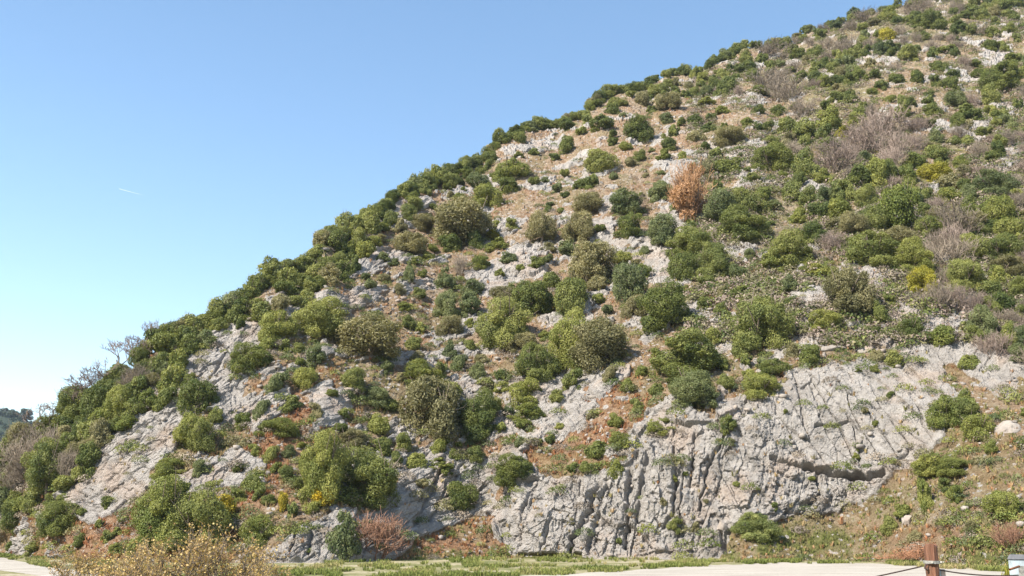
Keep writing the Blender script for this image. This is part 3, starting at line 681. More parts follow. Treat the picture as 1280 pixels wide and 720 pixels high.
def classify(s):
    k, w, h, src = s['k'], s['w'], s['h'], s['src']
    if k == 't': return 'leafless_tree', 'tree', 'tree'
    if k in 'bq': return 'bare_thicket', 'shrub', 'thicket' if w > 24 else 'twiggy shrub'
    if k == 'k': return 'twiggy_shrub', 'shrub', 'twiggy shrub'
    if k == 'f': return 'broom_shrub', 'shrub', 'broom shrub'
    if k == 'r': return 'dead_conifer', 'tree', 'conifer'
    if k == 'p': return 'pine_tree', 'tree', 'pine'
    if k == 'c': return 'conical_shrub', 'shrub', 'conical shrub'
    if k == 'o' and w >= 30 and h > .6*w: return 'olive_tree', 'tree', 'olive tree'
    if src == 'band' and w >= 15: return 'woodland_tree', 'tree', 'woodland tree'
    if w >= 33 and h > .62*w: return 'oak_tree', 'tree', 'rounded tree'
    f = 'low spreading shrub' if w > 1.55*h else ('upright shrub' if h > 1.05*w else 'round shrub')
    if w < 17: return 'small_shrub', 'shrub', f
    return 'shrub', 'shrub', f
for s in SPECS:
    s['name'], s['cat'], s['form'] = classify(s); s['cy'] = s['y']-s['h']*.5; s['label'] = None
used = set()
for lx, ly, ph, own in LAND:
    if own is None: continue
    c = [s for s in SPECS if s['src'] == 'hand' and id(s) not in used]
    s = min(c, key=lambda s: math.hypot(s['x']-lx, s['cy']-ly)); used.add(id(s)); s['label'] = own; s['lm'] = ph
buckets = {}
def tone_len(s): return len(TONE[s['k']].split())
for s in SPECS:
    if s['label']: continue
    best = None
    for lx, ly, ph, own in LAND:
        d = math.hypot(s['x']-lx, 1.3*(s['cy']-ly))
        if best is None or d < best[0]: best = (d, lx, ly, ph)
    d, lx, ly, ph = best
    ax, ay = s['x']-lx, s['cy']-ly
    a = abs(ax) > 1.1*abs(ay)
    rel = ('right of' if ax > 0 else 'left of') if a else ('below' if ay > 0 else 'above')
    if .5 < abs(ax)/max(abs(ay), 1) < 2: rel = ('below' if ay > 0 else 'above')+' and '+('right of' if ax > 0 else 'left of')
    if len(ph.split()) > 5 and s['form'] == 'low spreading shrub': s['form'] = 'low shrub'
    if len(ph.split()) >= 5 and tone_len(s) > 1: s['form'] = s['form'].replace('low spreading', 'low')
    size = 'tiny' if s['w'] < 11 else 'small' if s['w'] < 19 else 'medium' if s['w'] < 34 else 'large'
    if s['form'] == 'thicket': size = 'wide' if s['w'] > 40 else 'small'
    s['d'] = d
    buckets.setdefault((size, TONE[s['k']], s['form'], rel, ph), []).append(s)
ORD = ['nearest', 'second', 'third', 'fourth', 'fifth', 'sixth', 'seventh', 'eighth', 'ninth', 'tenth', 'eleventh', 'twelfth']
for (size, tone, form, rel, ph), L in buckets.items():
    L.sort(key=lambda s: s['d'])
    for k, s in enumerate(L):
        o = '' if len(L) == 1 else ORD[min(k, 11)]+' '
        s['label'] = f'{o}{size} {tone} {form} {rel} {ph}'
        if len(s['label'].split()) > 16: s['label'] = f'{o}{tone} {form} {rel} {ph}'
GROUP = {'leafless_tree':'leafless trees on the ridge','bare_thicket':'bare thickets','oak_tree':'oaks on the slope','olive_tree':'olive trees','woodland_tree':'woodland along the ridge','small_shrub':'small shrubs on the slope','shrub':'shrubs on the slope','twiggy_shrub':'red twiggy shrubs','broom_shrub':'flowering broom'}

# ------------------------------------------------------------------ planting
pr = random.Random(21)
for s in SPECS:
    x, by, w_, h_, k = s['x'], s['y'], s['w'], s['h'], s['k']
    p, rk, n = surf(x, by)
    a, b, c = ray(x, by); sc = p[1]/b/F
    W = w_*sc; H = h_*sc
    steep = 1-n[2]
    p = p+np.array([0, W*(.30 if steep < .4 else .12), 0])
    rz = pr.uniform(0, 6.283)
    nm = s['name']
    tree = None
    if nm == 'leafless_tree':
        i = pr.randrange(3); root = link(nm, None); a_, b_ = BT[i]
        t = link('trunk', a_, root); setmat(t, BARK); f = link('crown', b_, root); setmat(f, LM['q'])
    elif nm in ('oak_tree', 'olive_tree', 'pine_tree', 'dead_conifer') or (nm == 'woodland_tree' and w_ >= 27):
        root = link(nm, None)
        proto = P['olive'] if nm == 'olive_tree' else P['pine'] if nm == 'pine_tree' else P['dead'] if nm == 'dead_conifer' else P['band'] if nm == 'woodland_tree' else P['oak_big'] if w_ > 48 else P['oak']
        tm = pr.choice(TRT if nm == 'olive_tree' else TR)
        t = link('trunk', tm, root); f = link('crown', pr.choice(proto), root); setmat(f, LM[k])
        if nm == 'dead_conifer':
            tw = link('twigs', P['twiggy'][1], root); setmat(tw, LM['r']); tw.scale = (.8, .8, 1.02)
    else:
        if nm in ('bare_thicket', 'twiggy_shrub'): proto = P['twiggy']
        elif nm == 'broom_shrub': proto = P['broom']
        elif nm == 'conical_shrub': proto = P['cone']
        elif nm == 'woodland_tree': proto = pr.choice((P['band'], P['band'], P['shrub'], P['oak'], P['mat'], P['olive']))
        elif w_ > 40: proto = P['oak_big']
        elif w_ > 1.5*h_: proto = P['mat']
        elif h_ > 1.15*w_ and k == 'j': proto = P['cone']
        elif w_ < 17: proto = P['shrub_small']
        elif w_ > 40: proto = P['oak_big']
        else: proto = P['shrub']
        root = link(nm, pr.choice(proto)); setmat(root, LM[k])
    root.location = p; root.rotation_euler = (0, 0, rz)
    e = (1.0 if s['src'] == 'band' else 1.13)*pr.uniform(.95, 1.05); root.scale = (W*e*pr.uniform(.9, 1.1), W*e*pr.uniform(.9, 1.1), H*e*(pr.uniform(.85, 1.2) if s['src'] != 'hand' else 1))
    label(root, s['label'], s['cat'], GROUP.get(nm))

# ------------------------------------------------------------------ stuff on the hill face
def scatter(n, prob, xr=(-110, 1430), seed=0):
    """random spots over the visible face, even in the photo, kept where prob(mask, dry, lush, px, py) says so"""
    rs = np.random.default_rng(seed); x = rs.uniform(xr[0], xr[1], n); t = rs.random(n)
    fx = (x+200)/1680.*(NX-1); i = np.clip(np.round(fx).astype(int), 0, NX-1); j = np.clip((t*(NY-1)).astype(int), 1, NY-2)
    m = rs.random(n) < prob(mask[j, i], redv[j, i], grnv[j, i], PX[j, i], PY[j, i])*np.clip((bot-top)[i]/600., 0, 1)
    i = i[m]; j = j[m]
    pos = np.stack([HX[j, i], HY[j, i], HZ[j, i]], -1)+np.stack([rs.uniform(-.1, .1, len(i))]*3, -1)*np.array([1, 1, 0])
    return pos, redv[j, i], grnv[j, i], S[j, i]/F, N2[j, i]
def tuft_template(seed, nb, spread=.5):
    rs = np.random.default_rng(seed); v = []; f = []
    for k in range(nb):
        a = rs.uniform(0, 6.28); d = np.array([math.cos(a), math.sin(a)]); r0 = rs.uniform(0, .22); e = r0+rs.uniform(.1, spread); h = rs.uniform(.55, 1.); q = np.array([-d[1], d[0]])*rs.uniform(.035, .07)
        b = len(v); m = (r0*.7+e*.3)
        v += [(*(d*r0-q), -.1), (*(d*r0+q), -.1), (*(d*m+q*.9), h*.6), (*(d*e), h), (*(d*m-q*.9), h*.6)]
        f += [(b, b+1, b+2), (b, b+2, b+4), (b+4, b+2, b+3)]
    return np.array(v), np.array(f)
def tuft_mat(name, stops):
    m, nt, n, l, b = nodes(name); k = NB(nt); c = k.ramp(k.attr('tint'), stops); k.link(c, b.inputs['Base Color']); b.inputs['Roughness'].default_value = .7; b.inputs['Specular IOR Level'].default_value = .15
    tr = k.new('ShaderNodeBsdfTranslucent'); k.link(c, tr.inputs['Color']); mx = k.new('ShaderNodeMixShader'); mx.inputs[0].default_value = .3
    k.link(b.outputs[0], mx.inputs[1]); k.link(tr.outputs[0], mx.inputs[2]); k.link(mx.outputs[0], n['Material Output'].inputs['Surface']); return m
def grass_stuff(name, pos, px, tint, lo, hi, mat, seed, nb=12, mn=.0):
    rs = np.random.default_rng(seed); V_, F_, T_, b = [], [], [], 0
    tv, tf = [], []
    var = rs.integers(0, 4, len(pos))
    for q in range(4):
        tv, tf = tuft_template(seed*10+q, nb); m = var == q
        h = np.maximum(rs.uniform(lo, hi, m.sum()), px[m]*mn); sc_ = np.stack([h*rs.uniform(1.1, 1.9, m.sum())]*2+[h], -1)
        v, f = stamp(tv, tf, pos[m], sc_, rs.uniform(0, 6.28, m.sum()))
        V_.append(v); F_.append(f+b); b += len(v); T_.append(np.repeat(tint[m], len(tf))+rs.normal(size=m.sum()*len(tf))*.06)
    me = mesh_from(name, np.concatenate(V_), np.concatenate(F_), 3); attr(me, 'tint', np.clip(np.concatenate(T_), 0, 1), 'FACE'); me.materials.append(mat)
    o = link(name, me); o['kind'] = 'stuff'; return o
pos, rd, gr, pxw, nn = scatter(68000, lambda m, r, g, x, y: (1-m)*(.2+.75*r)*(1-.7*g)*.62+.03*m, seed=1)
tint = np.clip(rd*.75+RNG.normal(size=len(pos))*.17+.05, 0, 1)
DRY = tuft_mat('dry_grass_blades', [(.0, (.17, .165, .06)), (.25, (.38, .31, .15)), (.5, (.42, .27, .145)), (.85, (.36, .16, .075))])
grass_stuff('dry_grass', pos, pxw, tint, .13, .34, DRY, 3, 12, 2.2)
pos, rd, gr, pxw, nn = scatter(90000, lambda m, r, g, x, y: (1-m)*g*.9, seed=2)
GRN = tuft_mat('green_grass_blades', [(0, (.12, .15, .035)), (.4, (.20, .215, .06)), (.7, (.33, .29, .13)), (1, (.42, .31, .17))])
grass_stuff('hillside_grass', pos, pxw, np.clip(RNG.random(len(pos))*.75, 0, 1), .10, .24, GRN, 4, 9, 1.2)
# verge between road and slope on the flat
rs = np.random.default_rng(9); n = 22000; vx = rs.uniform(-40, 1300, n); vy = np.interp(vx, *zip(*[(q, rf(q)+1.5) for q in range(-240, 1500, 20)]))
t = rs.random(n); bb = base_px(vx)-2; yy = bb+(vy-bb)*t
keep = (yy > 690) & (fbm(vx/22, yy/3., 5, 3) > .56)
aa, b_, c_ = ray(vx, yy); ss_ = -EYE/c_; pos = np.stack([aa*ss_, b_*ss_, np.zeros(n)], -1)[keep & (b_*ss_ < 72)]
grass_stuff('verge_grass', pos, pos[:, 1]/F, np.clip(fbm(pos[:, 0]/4, pos[:, 1]/4, 8, 3)*1.2-.28+rs.normal(size=len(pos))*.12, 0, 1), .10, .25, GRN, 5, 9, 1.2)

# low leafy scrub between the bushes
pos, rd, gr, pxw, nn = scatter(10300, lambda m, r, g, x, y: (.16+.28*(1-m))*np.where((y < 690) & ~((x > 640) & (x < 1180) & (y > 590)), 1, .3)*(1+.9*((x > 900) & (y < 420)))*(.35+1.3*smooth(.4, .6, fbm(x/38, y/30, 77, 3))), seed=5)
def scrub(name, pos, pxw, mats, per, size, seed, lo=.3, hi=.8):
    rs = np.random.default_rng(seed); n = len(pos)
    r = np.maximum(rs.uniform(lo, hi, n), pxw*rs.uniform(2., 4., n))
    d = rs.normal(size=(n*per, 3)); d /= np.linalg.norm(d, axis=1, keepdims=True); d[:, 2] = np.abs(d[:, 2])*.9-.12
    rr_ = np.repeat(r, per)[:, None]
    Pq = np.repeat(pos, per, 0)+d*rr_*rs.uniform(.6, 1.05, (n*per, 1))*np.array([1, 1, .8])
    nn_ = d+rs.normal(size=d.shape)*.6; nn_ /= np.linalg.norm(nn_, axis=1, keepdims=True)
    v, f = leaf_quads(Pq, nn_, rr_[:, 0]*size*rs.uniform(.6, 1.4, n*per), 1.8)
    me = mesh_from(name, v, f, 4); attr(me, 'tint', np.clip(np.repeat(rs.uniform(.1, .8, n), per)+rs.normal(size=n*per)*.15, 0, 1), 'FACE')
    for m in mats: me.materials.append(m)
    me.polygons.foreach_set('material_index', np.repeat(rs.integers(0, len(mats), n), per).astype(np.int32))
    o = link(name, me); o['kind'] = 'stuff'; return o
scrub('low_scrub', pos, pxw, [LM['g'], LM['y'], LM['d'], LM['o'], LM['j'], LM['b']], 300, .085, 6)

pos, rd, gr, pxw, nn = scatter(52000, xr=(850, 1300), prob=lambda m, r, g, x, y: np.where((x > 860) & (y < 430) & (skyline(x)+.55*(x-860)*0 < y), .75, 0)*(1-.6*m)*(.12+1.4*smooth(.42, .6, fbm(x/26, y/18, 78, 3)))*np.where((x > 1060) & (y > 50) & (y < 195), .55, 1), seed=15)
scrub('brush_cover', pos, pxw, [LM['g'], LM['o'], LM['o'], LM['b'], LM['d'], LM['b'], LM['q']], 56, .15, 16, .3, .9)

# loose stones
def stone_template(seed, sub=1):
    import bmesh
    bm = bmesh.new(); bmesh.ops.create_icosphere(bm, subdivisions=sub, radius=.5); rs = np.random.default_rng(seed)
    v = np.array([q.co[:] for q in bm.verts]); f = np.array([[q.index for q in p.verts] for p in bm.faces]); bm.free()
    for k in range(9):
        d = rs.normal(size=3); d /= np.linalg.norm(d); lim = rs.uniform(.22, .4); e = v@d; v = v-np.maximum(e-lim, 0)[:, None]*d
    return v*np.array([1.15, .95, .85]), f
def stone_mat():
    m, nt, n, l, b = nodes('loose_limestone'); k = NB(nt); c, rb = rock_color(k); c = k.mix(1., c, (.60, .58, .56), 'MULTIPLY'); k.link(c, b.inputs['Base Color']); b.inputs['Roughness'].default_value = .95; b.inputs['Specular IOR Level'].default_value = .1
    k.bump(k.noise(6., 9, .7), .7, .1, b); return m
STM = stone_mat()
pos, rd, gr, pxw, nn = scatter(23000, lambda m, r, g, x, y: np.where((y < 585), .42, .14)*(.5+.5*(1-m))*1.2*smooth(.46, .62, fbm(x/30, y/24, 99, 4))*(1-.8*g), seed=8)
rs = np.random.default_rng(13); V_, F_, b = [], [], 0; var = rs.integers(0, 5, len(pos))
for q in range(5):
    tv, tf = stone_template(q); m = var == q; z = np.maximum(.12+.55*rs.random(m.sum())**3, pxw[m]*rs.uniform(.8, 2.6, m.sum()))
    v, f = stamp(tv, tf, pos[m]+np.stack([0*z, 0*z, z*.1], -1), np.stack([z*rs.uniform(.8, 1.5, m.sum()), z, z*rs.uniform(.7, 1.2, m.sum())], -1), rs.uniform(0, 6.28, m.sum())); V_.append(v); F_.append(f+b); b += len(v)
me = mesh_from('loose_stones', np.concatenate(V_), np.concatenate(F_), 3); me.materials.append(STM); o = link('loose_stones', me); o['kind'] = 'stuff'

# boulders one can point at
BOULD = [(1079,338,22,15,'rounded white boulder under the broad oak on the scree'),(1137,660,18,20,'upright grey boulder in the rust grass above the brush pile'),(1265,554,30,28,'big pale boulder at the frame edge beside yellow-green bushes'),
 (733,474,14,13,'small white boulder under the rough-crowned olive oak'),(1084,440,34,22,'broken grey boulder on the rim above the smooth slab'),(1045,440,36,16,'flat-lying pale boulder on the rim of the slab'),(927,312,20,16,'blue-shaded boulder in the shadow of an oak'),
 (1000,352,26,12,'low pale boulder under the bushy oak on scree'),(922,667,8,7,'tiny white boulder beside the cream-leaved verge bush'),(1160,628,14,18,'leaning grey boulder beside a weedy upright bush'),(405,612,14,12,'small grey boulder on the rusty bank beside the bright oak'),
 (322,607,22,16,'rounded pale boulder above the rusty strip of grass'),(38,676,10,8,'small pale boulder beside the clipped-looking road bush'),(670,505,20,18,'shaded grey boulder beside the yellow-green bush above the rust bank'),(1010,440,24,14,'cracked pale boulder at the slab top beside a small dark shrub'),
 (1212,402,24,14,'pale boulder among shrubs above the cliff beside the blue-green tree'),(1170,420,30,12,'low pale ledge boulder between two bushes above the slab'),(906,672,14,18,'block-shaped boulder at the foot of the cliff near the road')]
for k in range(len(BOULD)):
    x, by, w_, h_, tx = BOULD[k]
    tv, tf = stone_template(40+k, 4); n_ = fbm(tv[:, 0]*5+k*7, tv[:, 1]*5+tv[:, 2]*4, k, 4)-.5; tv = tv*(1+.34*n_)[:, None]
    hb_, eb_ = facets(tv[:, 0]*4+k, tv[:, 2]*4+tv[:, 1]*2, 300+k, .6); tv = tv*(1+.10*hb_-.08*(1-smooth(0, .15, eb_)))[:, None]
    p, rk, n = surf(x, by-h_*.25); sc = p[1]/ray(x, by)[1]/F
    me = mesh_from('boulder', tv, tf, 3); me.materials.append(STM); o = link('boulder', me)
    o.location = p+np.array([0, .25*w_*sc, .12*h_*sc]); o.scale = (w_*sc/1.0, w_*sc*.8, h_*sc/.8); o.rotation_euler = (0, 0, .4*math.sin(k*3.))
    label(o, tx, 'boulder', 'boulders')

# ------------------------------------------------------------------ ochre shrubs close to the road
def ochre(seed):
    rs = np.random.default_rng(seed); out = []
    for k in range(7):
        a = rs.uniform(0, 6.28); d = np.array([math.cos(a)*.45, math.sin(a)*.45, 1.]); d /= np.linalg.norm(d)
        branches(rs, np.array([math.cos(a)*.06, math.sin(a)*.06, -.05]), d, .52, .016, 3, out, .55, .12, 4)
    v, f = tubes(out, 4); lo, hi = np.percentile(v, 1, 0), np.percentile(v, 99, 0); sc = np.array([1/(hi[0]-lo[0]), 1/(hi[1]-lo[1]), 1/hi[2]])
    st = mesh_from('stems', v*sc, f, 4); st.materials.append(BARK)
    tips = np.concatenate([np.array([q for q, r in p[1:]]) for p in out if p[0][1] < .006])*sc
    tips = np.repeat(tips, 3, 0)+rs.normal(size=(len(tips)*3, 3))*.018
    tips = tips[rs.random(len(tips)) < .46]
    nn_ = rs.normal(size=tips.shape)+np.array([-.5, -.2, .7]); nn_ /= np.linalg.norm(nn_, axis=1, keepdims=True)
    v, f = leaf_quads(tips, nn_, rs.uniform(.015, .032, len(tips)), 1.3)
    lf = mesh_from('leaves', v, f, 4); attr(lf, 'tint', rs.random(len(f)), 'FACE'); lf.materials.append(LM['a']); return st, lf
OC = [ochre(500+k) for k in range(3)]
for k, (x, ty, w_, d_, tx) in enumerate([(105,690,60,30.,'small sparse ochre-leaved shrub where the pale road disappears'),(150,684,80,26.,'sparse ochre-leaved shrub with a dark stem beside the road'),(222,668,90,23.,'ochre-leaved shrub with grey twisted branches reaching over the double bush'),
    (282,672,90,24.,'dense ochre-leaved shrub between two taller ones beside the road'),(325,690,60,27.,'low ochre-leaved shrub in front of the low grey rock'),(185,690,60,22.,'low ochre-leaved shrub between the sparse one and the twisted one')]):
    gx_, gy_ = at_depth(x, 700, d_)[:2]; zt = at_depth(x, ty, d_)[2]; W = w_/F*d_
    root = link('ochre_shrub', None); root.location = (gx_, gy_, 0); root.rotation_euler = (0, 0, k*1.3); root.scale = (W*1.15, W*1.15, zt*1.05)
    a, b = OC[k % 3]; link('stems', a, root); link('leaves', b, root); label(root, tx, 'shrub', 'ochre shrubs by the road')

# ------------------------------------------------------------------ brush pile, post, barrier, box
import bmesh
BROWN = simple('dry_red_brush', (.30, .15, .085), .9, .35, 30)
p, rk, n = surf(1150, 696); rs = np.random.default_rng(77); paths = []
for k in range(520):
    a = rs.normal(0, .95); q = np.array([a, rs.normal(0, .45), abs(rs.normal(0, .33))*math.exp(-(a/1.3)**2)+.05]); d = rs.normal(size=3)*np.array([1, .7, .35]); d /= np.linalg.norm(d); L = rs.uniform(.3, .8)
    paths.append([(q-d*L/2, .012), (q+rs.normal(size=3)*.04, .011), (q+d*L/2, .005)])
v, f = tubes(paths, 3); v[:, 2] = np.maximum(v[:, 2], -.05); me = mesh_from('brush_pile', v, f, 4); me.materials.append(BROWN); o = link('brush_pile', me); o.location = p; label(o, 'heap of cut reddish brushwood lying behind the rusty post', 'brush pile')

WOOD = simple('rust_stained_wood', (.21, .085, .038), .8, .5, 9, .8, (.10, .045, .025))
def post_wood():
    m, nt, n, l, b = nodes('weathered_red_timber'); k = NB(nt)
    f = k.noise(7, 10, .72, stretch=(4, 4, .22)); c = k.ramp(f, [(.3, (.035, .016, .010)), (.5, (.115, .046, .024)), (.68, (.24, .13, .08))])
    k.link(c, b.inputs['Base Color']); b.inputs['Roughness'].default_value = .85; k.bump(f, .8, .02, b); return m
PW = post_wood()
METAL = simple('galvanised_band', (.30, .285, .26), .6, .4, 25); METAL.node_tree.nodes['Principled BSDF'].inputs['Metallic'].default_value = .6
DARKM = simple('dark_rusted_iron', (.06, .04, .035), .7, .3, 25)
GREYP = simple('pale_blue_grey_paint', (.31, .355, .385), .55, .3, 9); CAPD = simple('dark_grey_cap', (.12, .12, .13), .6, .2, 12)
PINK = simple('pinkish_concrete', (.50, .40, .35), .85, .15, 20)
def bm_obj(name, bm, mat, parent=None, bevel=0.):
    if bevel: bmesh.ops.bevel(bm, geom=bm.edges[:], offset=bevel, segments=2, affect='EDGES')
    me = bpy.data.meshes.new(name); bm.to_mesh(me); bm.free(); me.materials.append(mat); return link(name, me, parent)
def box_bm(sx, sy, z0, z1, bm=None, ox=0, oy=0):
    bm = bm or bmesh.new(); r = bmesh.ops.create_cube(bm, size=1)
    for v in r['verts']: v.co = (v.co.x*sx+ox, v.co.y*sy+oy, z0+(v.co.z+.5)*(z1-z0))
    return bm
D = 12.; u = D/F/.985
pt = at_depth(1160, 681, D); hp = pt[2]
root = link('gate_post', None); root.location = (pt[0], D, 0); root.rotation_euler = (0, R(1.2), .25)
bm = bmesh.new(); rs = np.random.default_rng(5); prev = None; K = 14; rings = []
for i in range(26):
    z = hp*i/25
    ring = []
    for s in range(K):
        a = 6.2832*s/K; r = .070*(1+.05*math.sin(3*a+1)+.02*rs.normal()); 
        if s == 9: r *= .72+.1*math.sin(z*7)        # the long split in the timber
        sq = 1/max(abs(math.cos(a)), abs(math.sin(a)))*.35+.65
        ring.append(bm.verts.new((r*sq*math.cos(a), r*sq*math.sin(a), z+(.02*math.sin(2*a+.6)+.008*rs.normal() if i == 25 else 0))))
    rings.append(ring)
for i in range(25):
    for s in range(K): bm.faces.new((rings[i][s], rings[i][(s+1) % K], rings[i+1][(s+1) % K], rings[i+1][s]))
bm.faces.new(rings[-1])
bm_obj('timber', bm, PW, root)
zb = at_depth(1160, 703, D)[2]
def band(z0, z1, r, K=18):
    bm = bmesh.new(); A = [[bm.verts.new((rr_*math.cos(6.2832*s/K)*(1/max(abs(math.cos(6.2832*s/K)), abs(math.sin(6.2832*s/K)))*.35+.65), rr_*math.sin(6.2832*s/K)*(1/max(abs(math.cos(6.2832*s/K)), abs(math.sin(6.2832*s/K)))*.35+.65), z)) for s in range(K)] for rr_, z in ((r, z0), (r, z1), (r-.012, z1), (r-.012, z0))]
    for q in range(4):
        for s in range(K): bm.faces.new((A[q][s], A[q][(s+1) % K], A[(q+1) % 4][(s+1) % K], A[(q+1) % 4][s]))
    return bm
bd = bm_obj('metal_band', band(zb-.014, zb+.02, .088), METAL, root)
for a in (-2.2, -.9):
    bm = bmesh.new(); bmesh.ops.create_cone(bm, cap_ends=True, segments=8, radius1=.014, radius2=.012, depth=.03)
    o = bm_obj('bolt', bm, METAL, bd); o.location = (.098*math.cos(a), .098*math.sin(a), zb+.004); o.rotation_euler = (0, math.pi/2, a)
v, f = tubes([[((-.075, -.03, zb-.02), .010), ((-.12, -.035, zb-.03), .010), ((-.13, -.035, zb-.065), .010), ((-.10, -.035, zb-.085), .010), ((-.085, -.032, zb-.06), .009)]], 8)
me = mesh_from('shackle', v, f, 4); me.materials.append(DARKM); link('shackle', me, root)
label(root, 'weathered red-brown timber gate post with a metal band and dark shackle', 'post')
def cable(name, A, B, sag, r, mat, tx, n=24):
    pth = [((A*(1-t)+B*t)-np.array([0, 0, sag*4*t*(1-t)]), r) for t in np.linspace(0, 1, n)]
    v, f = tubes(pth and [pth], 7); me = mesh_from(name, v, f, 4); me.materials.append(mat); o = link(name, me); label(o, tx, 'cable'); return o
A = np.array([pt[0]-.115, D-.035, at_depth(1150, 708, D)[2]]); cable('barrier_cable', A, np.array([-1.2, 9.4, .95]), .10, .008, DARKM, 'dark barrier cable hanging from the shackle towards the road')
A = np.array([pt[0]+.09, D+.02, at_depth(1172, 712, D)[2]]); B = at_depth(1273, 719, 12.6); cable('barrier_cable', A, B, .03, .008, DARKM, 'dark cable strung between the timber post and the grey box')
q = at_depth(1168, 711, 12.15); root = link('marker_post', None); root.location = (q[0]+.03, 12.15, 0)
bm = box_bm(.065, .07, 0, q[2]); bm_obj('post_body', bm, GREYP, root, .006)
bm = box_bm(.05, .06, 0, q[2]-.005, ox=.061); bm_obj('edge_strip', bm, PINK, root, .005)
label(root, 'short pale blue-grey marker post standing beside the timber gate post', 'post')
q = at_depth(1277, 697, 12.6); root = link('control_box', None); root.location = (q[0]+.03, 12.75, 0)
bm = box_bm(.18, .16, 0, q[2]-.03); bm_obj('body', bm, GREYP, root, .008)
bm = bmesh.new(); r_ = bmesh.ops.create_cube(bm, size=1)
for v_ in r_['verts']:
    s_ = .75 if v_.co.z > 0 else 1.; v_.co = (v_.co.x*.20*s_, v_.co.y*.18*s_, q[2]-.028+(v_.co.z+.5)*.06)
bm_obj('lid', bm, CAPD, root, .006)
bm = box_bm(.10, .006, q[2]-.35, q[2]-.10, oy=-.084); bm_obj('door', bm, METAL, root, .002)
label(root, 'pale grey control box with a dark sloping lid at the frame edge', 'box')
A = at_depth(1274, 708, 12.55); B = at_depth(1262, 712, 12.4); v, f = tubes([[(A, .014), ((A+B)/2, .014), (B, .013)]], 8); me = mesh_from('iron_bar', v, f, 4); me.materials.append(WOOD); o = link('iron_bar', me); label(o, 'rusty iron bar sticking out from the grey control box', 'bar')
pp = at_depth(1258, 716, 13.2)
root = link('yellow_weed', pr.choice(P['broom'])); setmat(root, LM['Y']); root.location = (pp[0], 13.2, 0); root.scale = (.30, .30, pp[2]*1.02); label(root, 'yellowish weed standing in front of the grey control box', 'weed')

# ------------------------------------------------------------------ the far wooded hill
fx = np.linspace(-700, 100, 90); fy = np.linspace(430, 760, 40); FX, FY = np.meshgrid(fx, fy)
pxf = 640+FX/(.98*620)*F
ht = np.interp(pxf, [-900, -300, -60, 0, 40, 75, 110, 250, 700], [132, 102, 80, 74, 66, 55, 42, 15, -5])
FZ = ht*np.exp(-((FY-620)/95.)**2)+6*(fbm(FX/40, FY/40, 7, 3)-.5)-6
me = mesh_from('hills', np.stack([FX, FY, FZ], -1).reshape(-1, 3), grid_faces(*FX.shape), 4); me.materials.append(simple('far_undergrowth', (.035, .05, .03), .9, .3, .05)); o = link('hills', me); o['kind'] = 'structure'
rs = np.random.default_rng(31); cnt = 0
FAR_T = ['tallest umbrella-shaped pine at the near end of the far wooded hill', 'second pine on the crest of the far wooded hill', 'third pine on the crest of the far wooded hill', 'pine at the frame edge on the crest of the far hill']
for k, (x, ty, w_) in enumerate([(34,511,18),(18,512,20),(6,510,20),(-10,508,20)]):
    Yp = 618.; p = at_depth(x, ty, Yp); W = w_/F*Yp; H = 13.
    root = link('far_pine', None); root.location = (p[0], Yp, p[2]-H); root.scale = (W, W, H)
    t = link('trunk', TR[k % 4], root); c = link('crown', P['oak'][k], root); c.scale = (1, 1, .55); c.location = (0, 0, .45); setmat(c, LM['h']); label(root, FAR_T[k], 'tree', 'pines on the far hill')
n = 900; tx_ = rs.uniform(-420, -190, n); ty_ = rs.uniform(500, 640, n); pf = 640+tx_/(.98*620)*F
hz = np.interp(pf, [-900, -300, -60, 0, 40, 75, 110, 250, 700], [132, 102, 80, 74, 66, 55, 42, 15, -5])*np.exp(-((ty_-620)/95.)**2)-6
scrub('far_woods', np.stack([tx_, ty_, hz-2.2], -1), np.zeros(n), [LM['h']], 160, .22, 8, 3.5, 6.5)

A = at_depth(149, 236, 6000.); B = at_depth(178, 244, 6000.); v, f = tubes([[(A*(1-t)+B*t, .8*(1-.75*t)) for t in np.linspace(0, 1, 8)]], 6)
me = mesh_from('contrail', v, f, 4); me.materials.append(simple('ice_white', (.8, .8, .8), .9, .02)); o = link('contrail', me); label(o, 'short thin white vapour trail high in the clear sky', 'contrail')
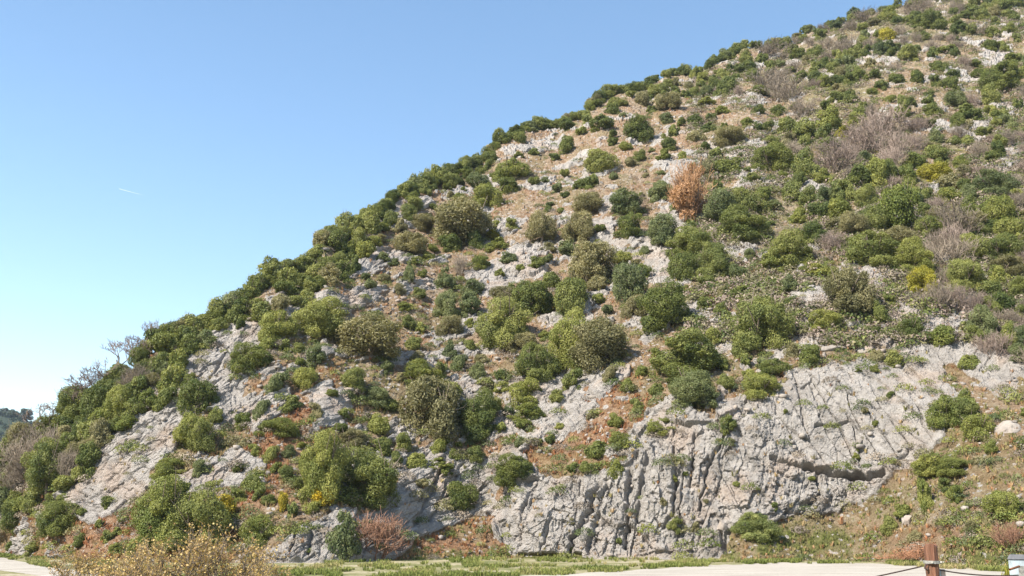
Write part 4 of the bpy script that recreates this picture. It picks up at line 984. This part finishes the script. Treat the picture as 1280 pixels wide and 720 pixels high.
# ------------------------------------------------------------------ the air between
bm = bmesh.new(); bmesh.ops.create_cube(bm, size=1)
for v_ in bm.verts: v_.co = (v_.co.x*1100+-50, v_.co.y*900+410, (v_.co.z+.5)*(float(G[..., 2].max())+11)-3)
m = bpy.data.materials.new('thin_air'); m.use_nodes = True; nt = m.node_tree; nt.nodes.clear()
pv = nt.nodes.new('ShaderNodeVolumePrincipled'); pv.inputs['Density'].default_value = .00013; pv.inputs['Color'].default_value = (.72, .83, 1, 1); pv.inputs['Anisotropy'].default_value = .2
ou = nt.nodes.new('ShaderNodeOutputMaterial'); nt.links.new(pv.outputs[0], ou.inputs['Volume'])
hz_ = bm_obj('haze', bm, m); hz_['kind'] = 'stuff'

# ------------------------------------------------------------------ daylight
sun_dir = np.array([-.58, -.48, .66]); sun_dir /= np.linalg.norm(sun_dir)
el = math.asin(sun_dir[2]); az = math.atan2(-sun_dir[0], sun_dir[1])
wd = bpy.data.worlds.new('World'); SC.world = wd; wd.use_nodes = True; nt = wd.node_tree
sky = nt.nodes.new('ShaderNodeTexSky'); sky.sky_type = 'NISHITA'; sky.sun_disc = False; sky.sun_elevation = el; sky.sun_rotation = az
sky.air_density = 1.0; sky.dust_density = .2; sky.ozone_density = .5; sky.altitude = 100
gm = nt.nodes.new('ShaderNodeGamma'); gm.inputs['Gamma'].default_value = .74; hs = nt.nodes.new('ShaderNodeHueSaturation'); hs.inputs['Saturation'].default_value = 1.3
nt.links.new(sky.outputs[0], gm.inputs['Color']); nt.links.new(gm.outputs[0], hs.inputs['Color']); nt.links.new(hs.outputs[0], nt.nodes['Background'].inputs['Color']); nt.nodes['Background'].inputs['Strength'].default_value = .137
sd = bpy.data.lights.new('sun', 'SUN'); sd.energy = 5.0; sd.angle = R(.53); sd.color = (1, .94, .84)
so = bpy.data.objects.new('sun', sd); COL.objects.link(so)
from mathutils import Vector
so.rotation_euler = Vector(sun_dir).to_track_quat('Z', 'Y').to_euler(); so.location = (-60, -20, 80)
v = SC.view_settings; v.view_transform = 'Standard'; v.look = 'None'; v.exposure = 1.36; v.gamma = 1; v.use_curve_mapping = False
SC.cycles.max_bounces = 5; SC.cycles.transparent_max_bounces = 4
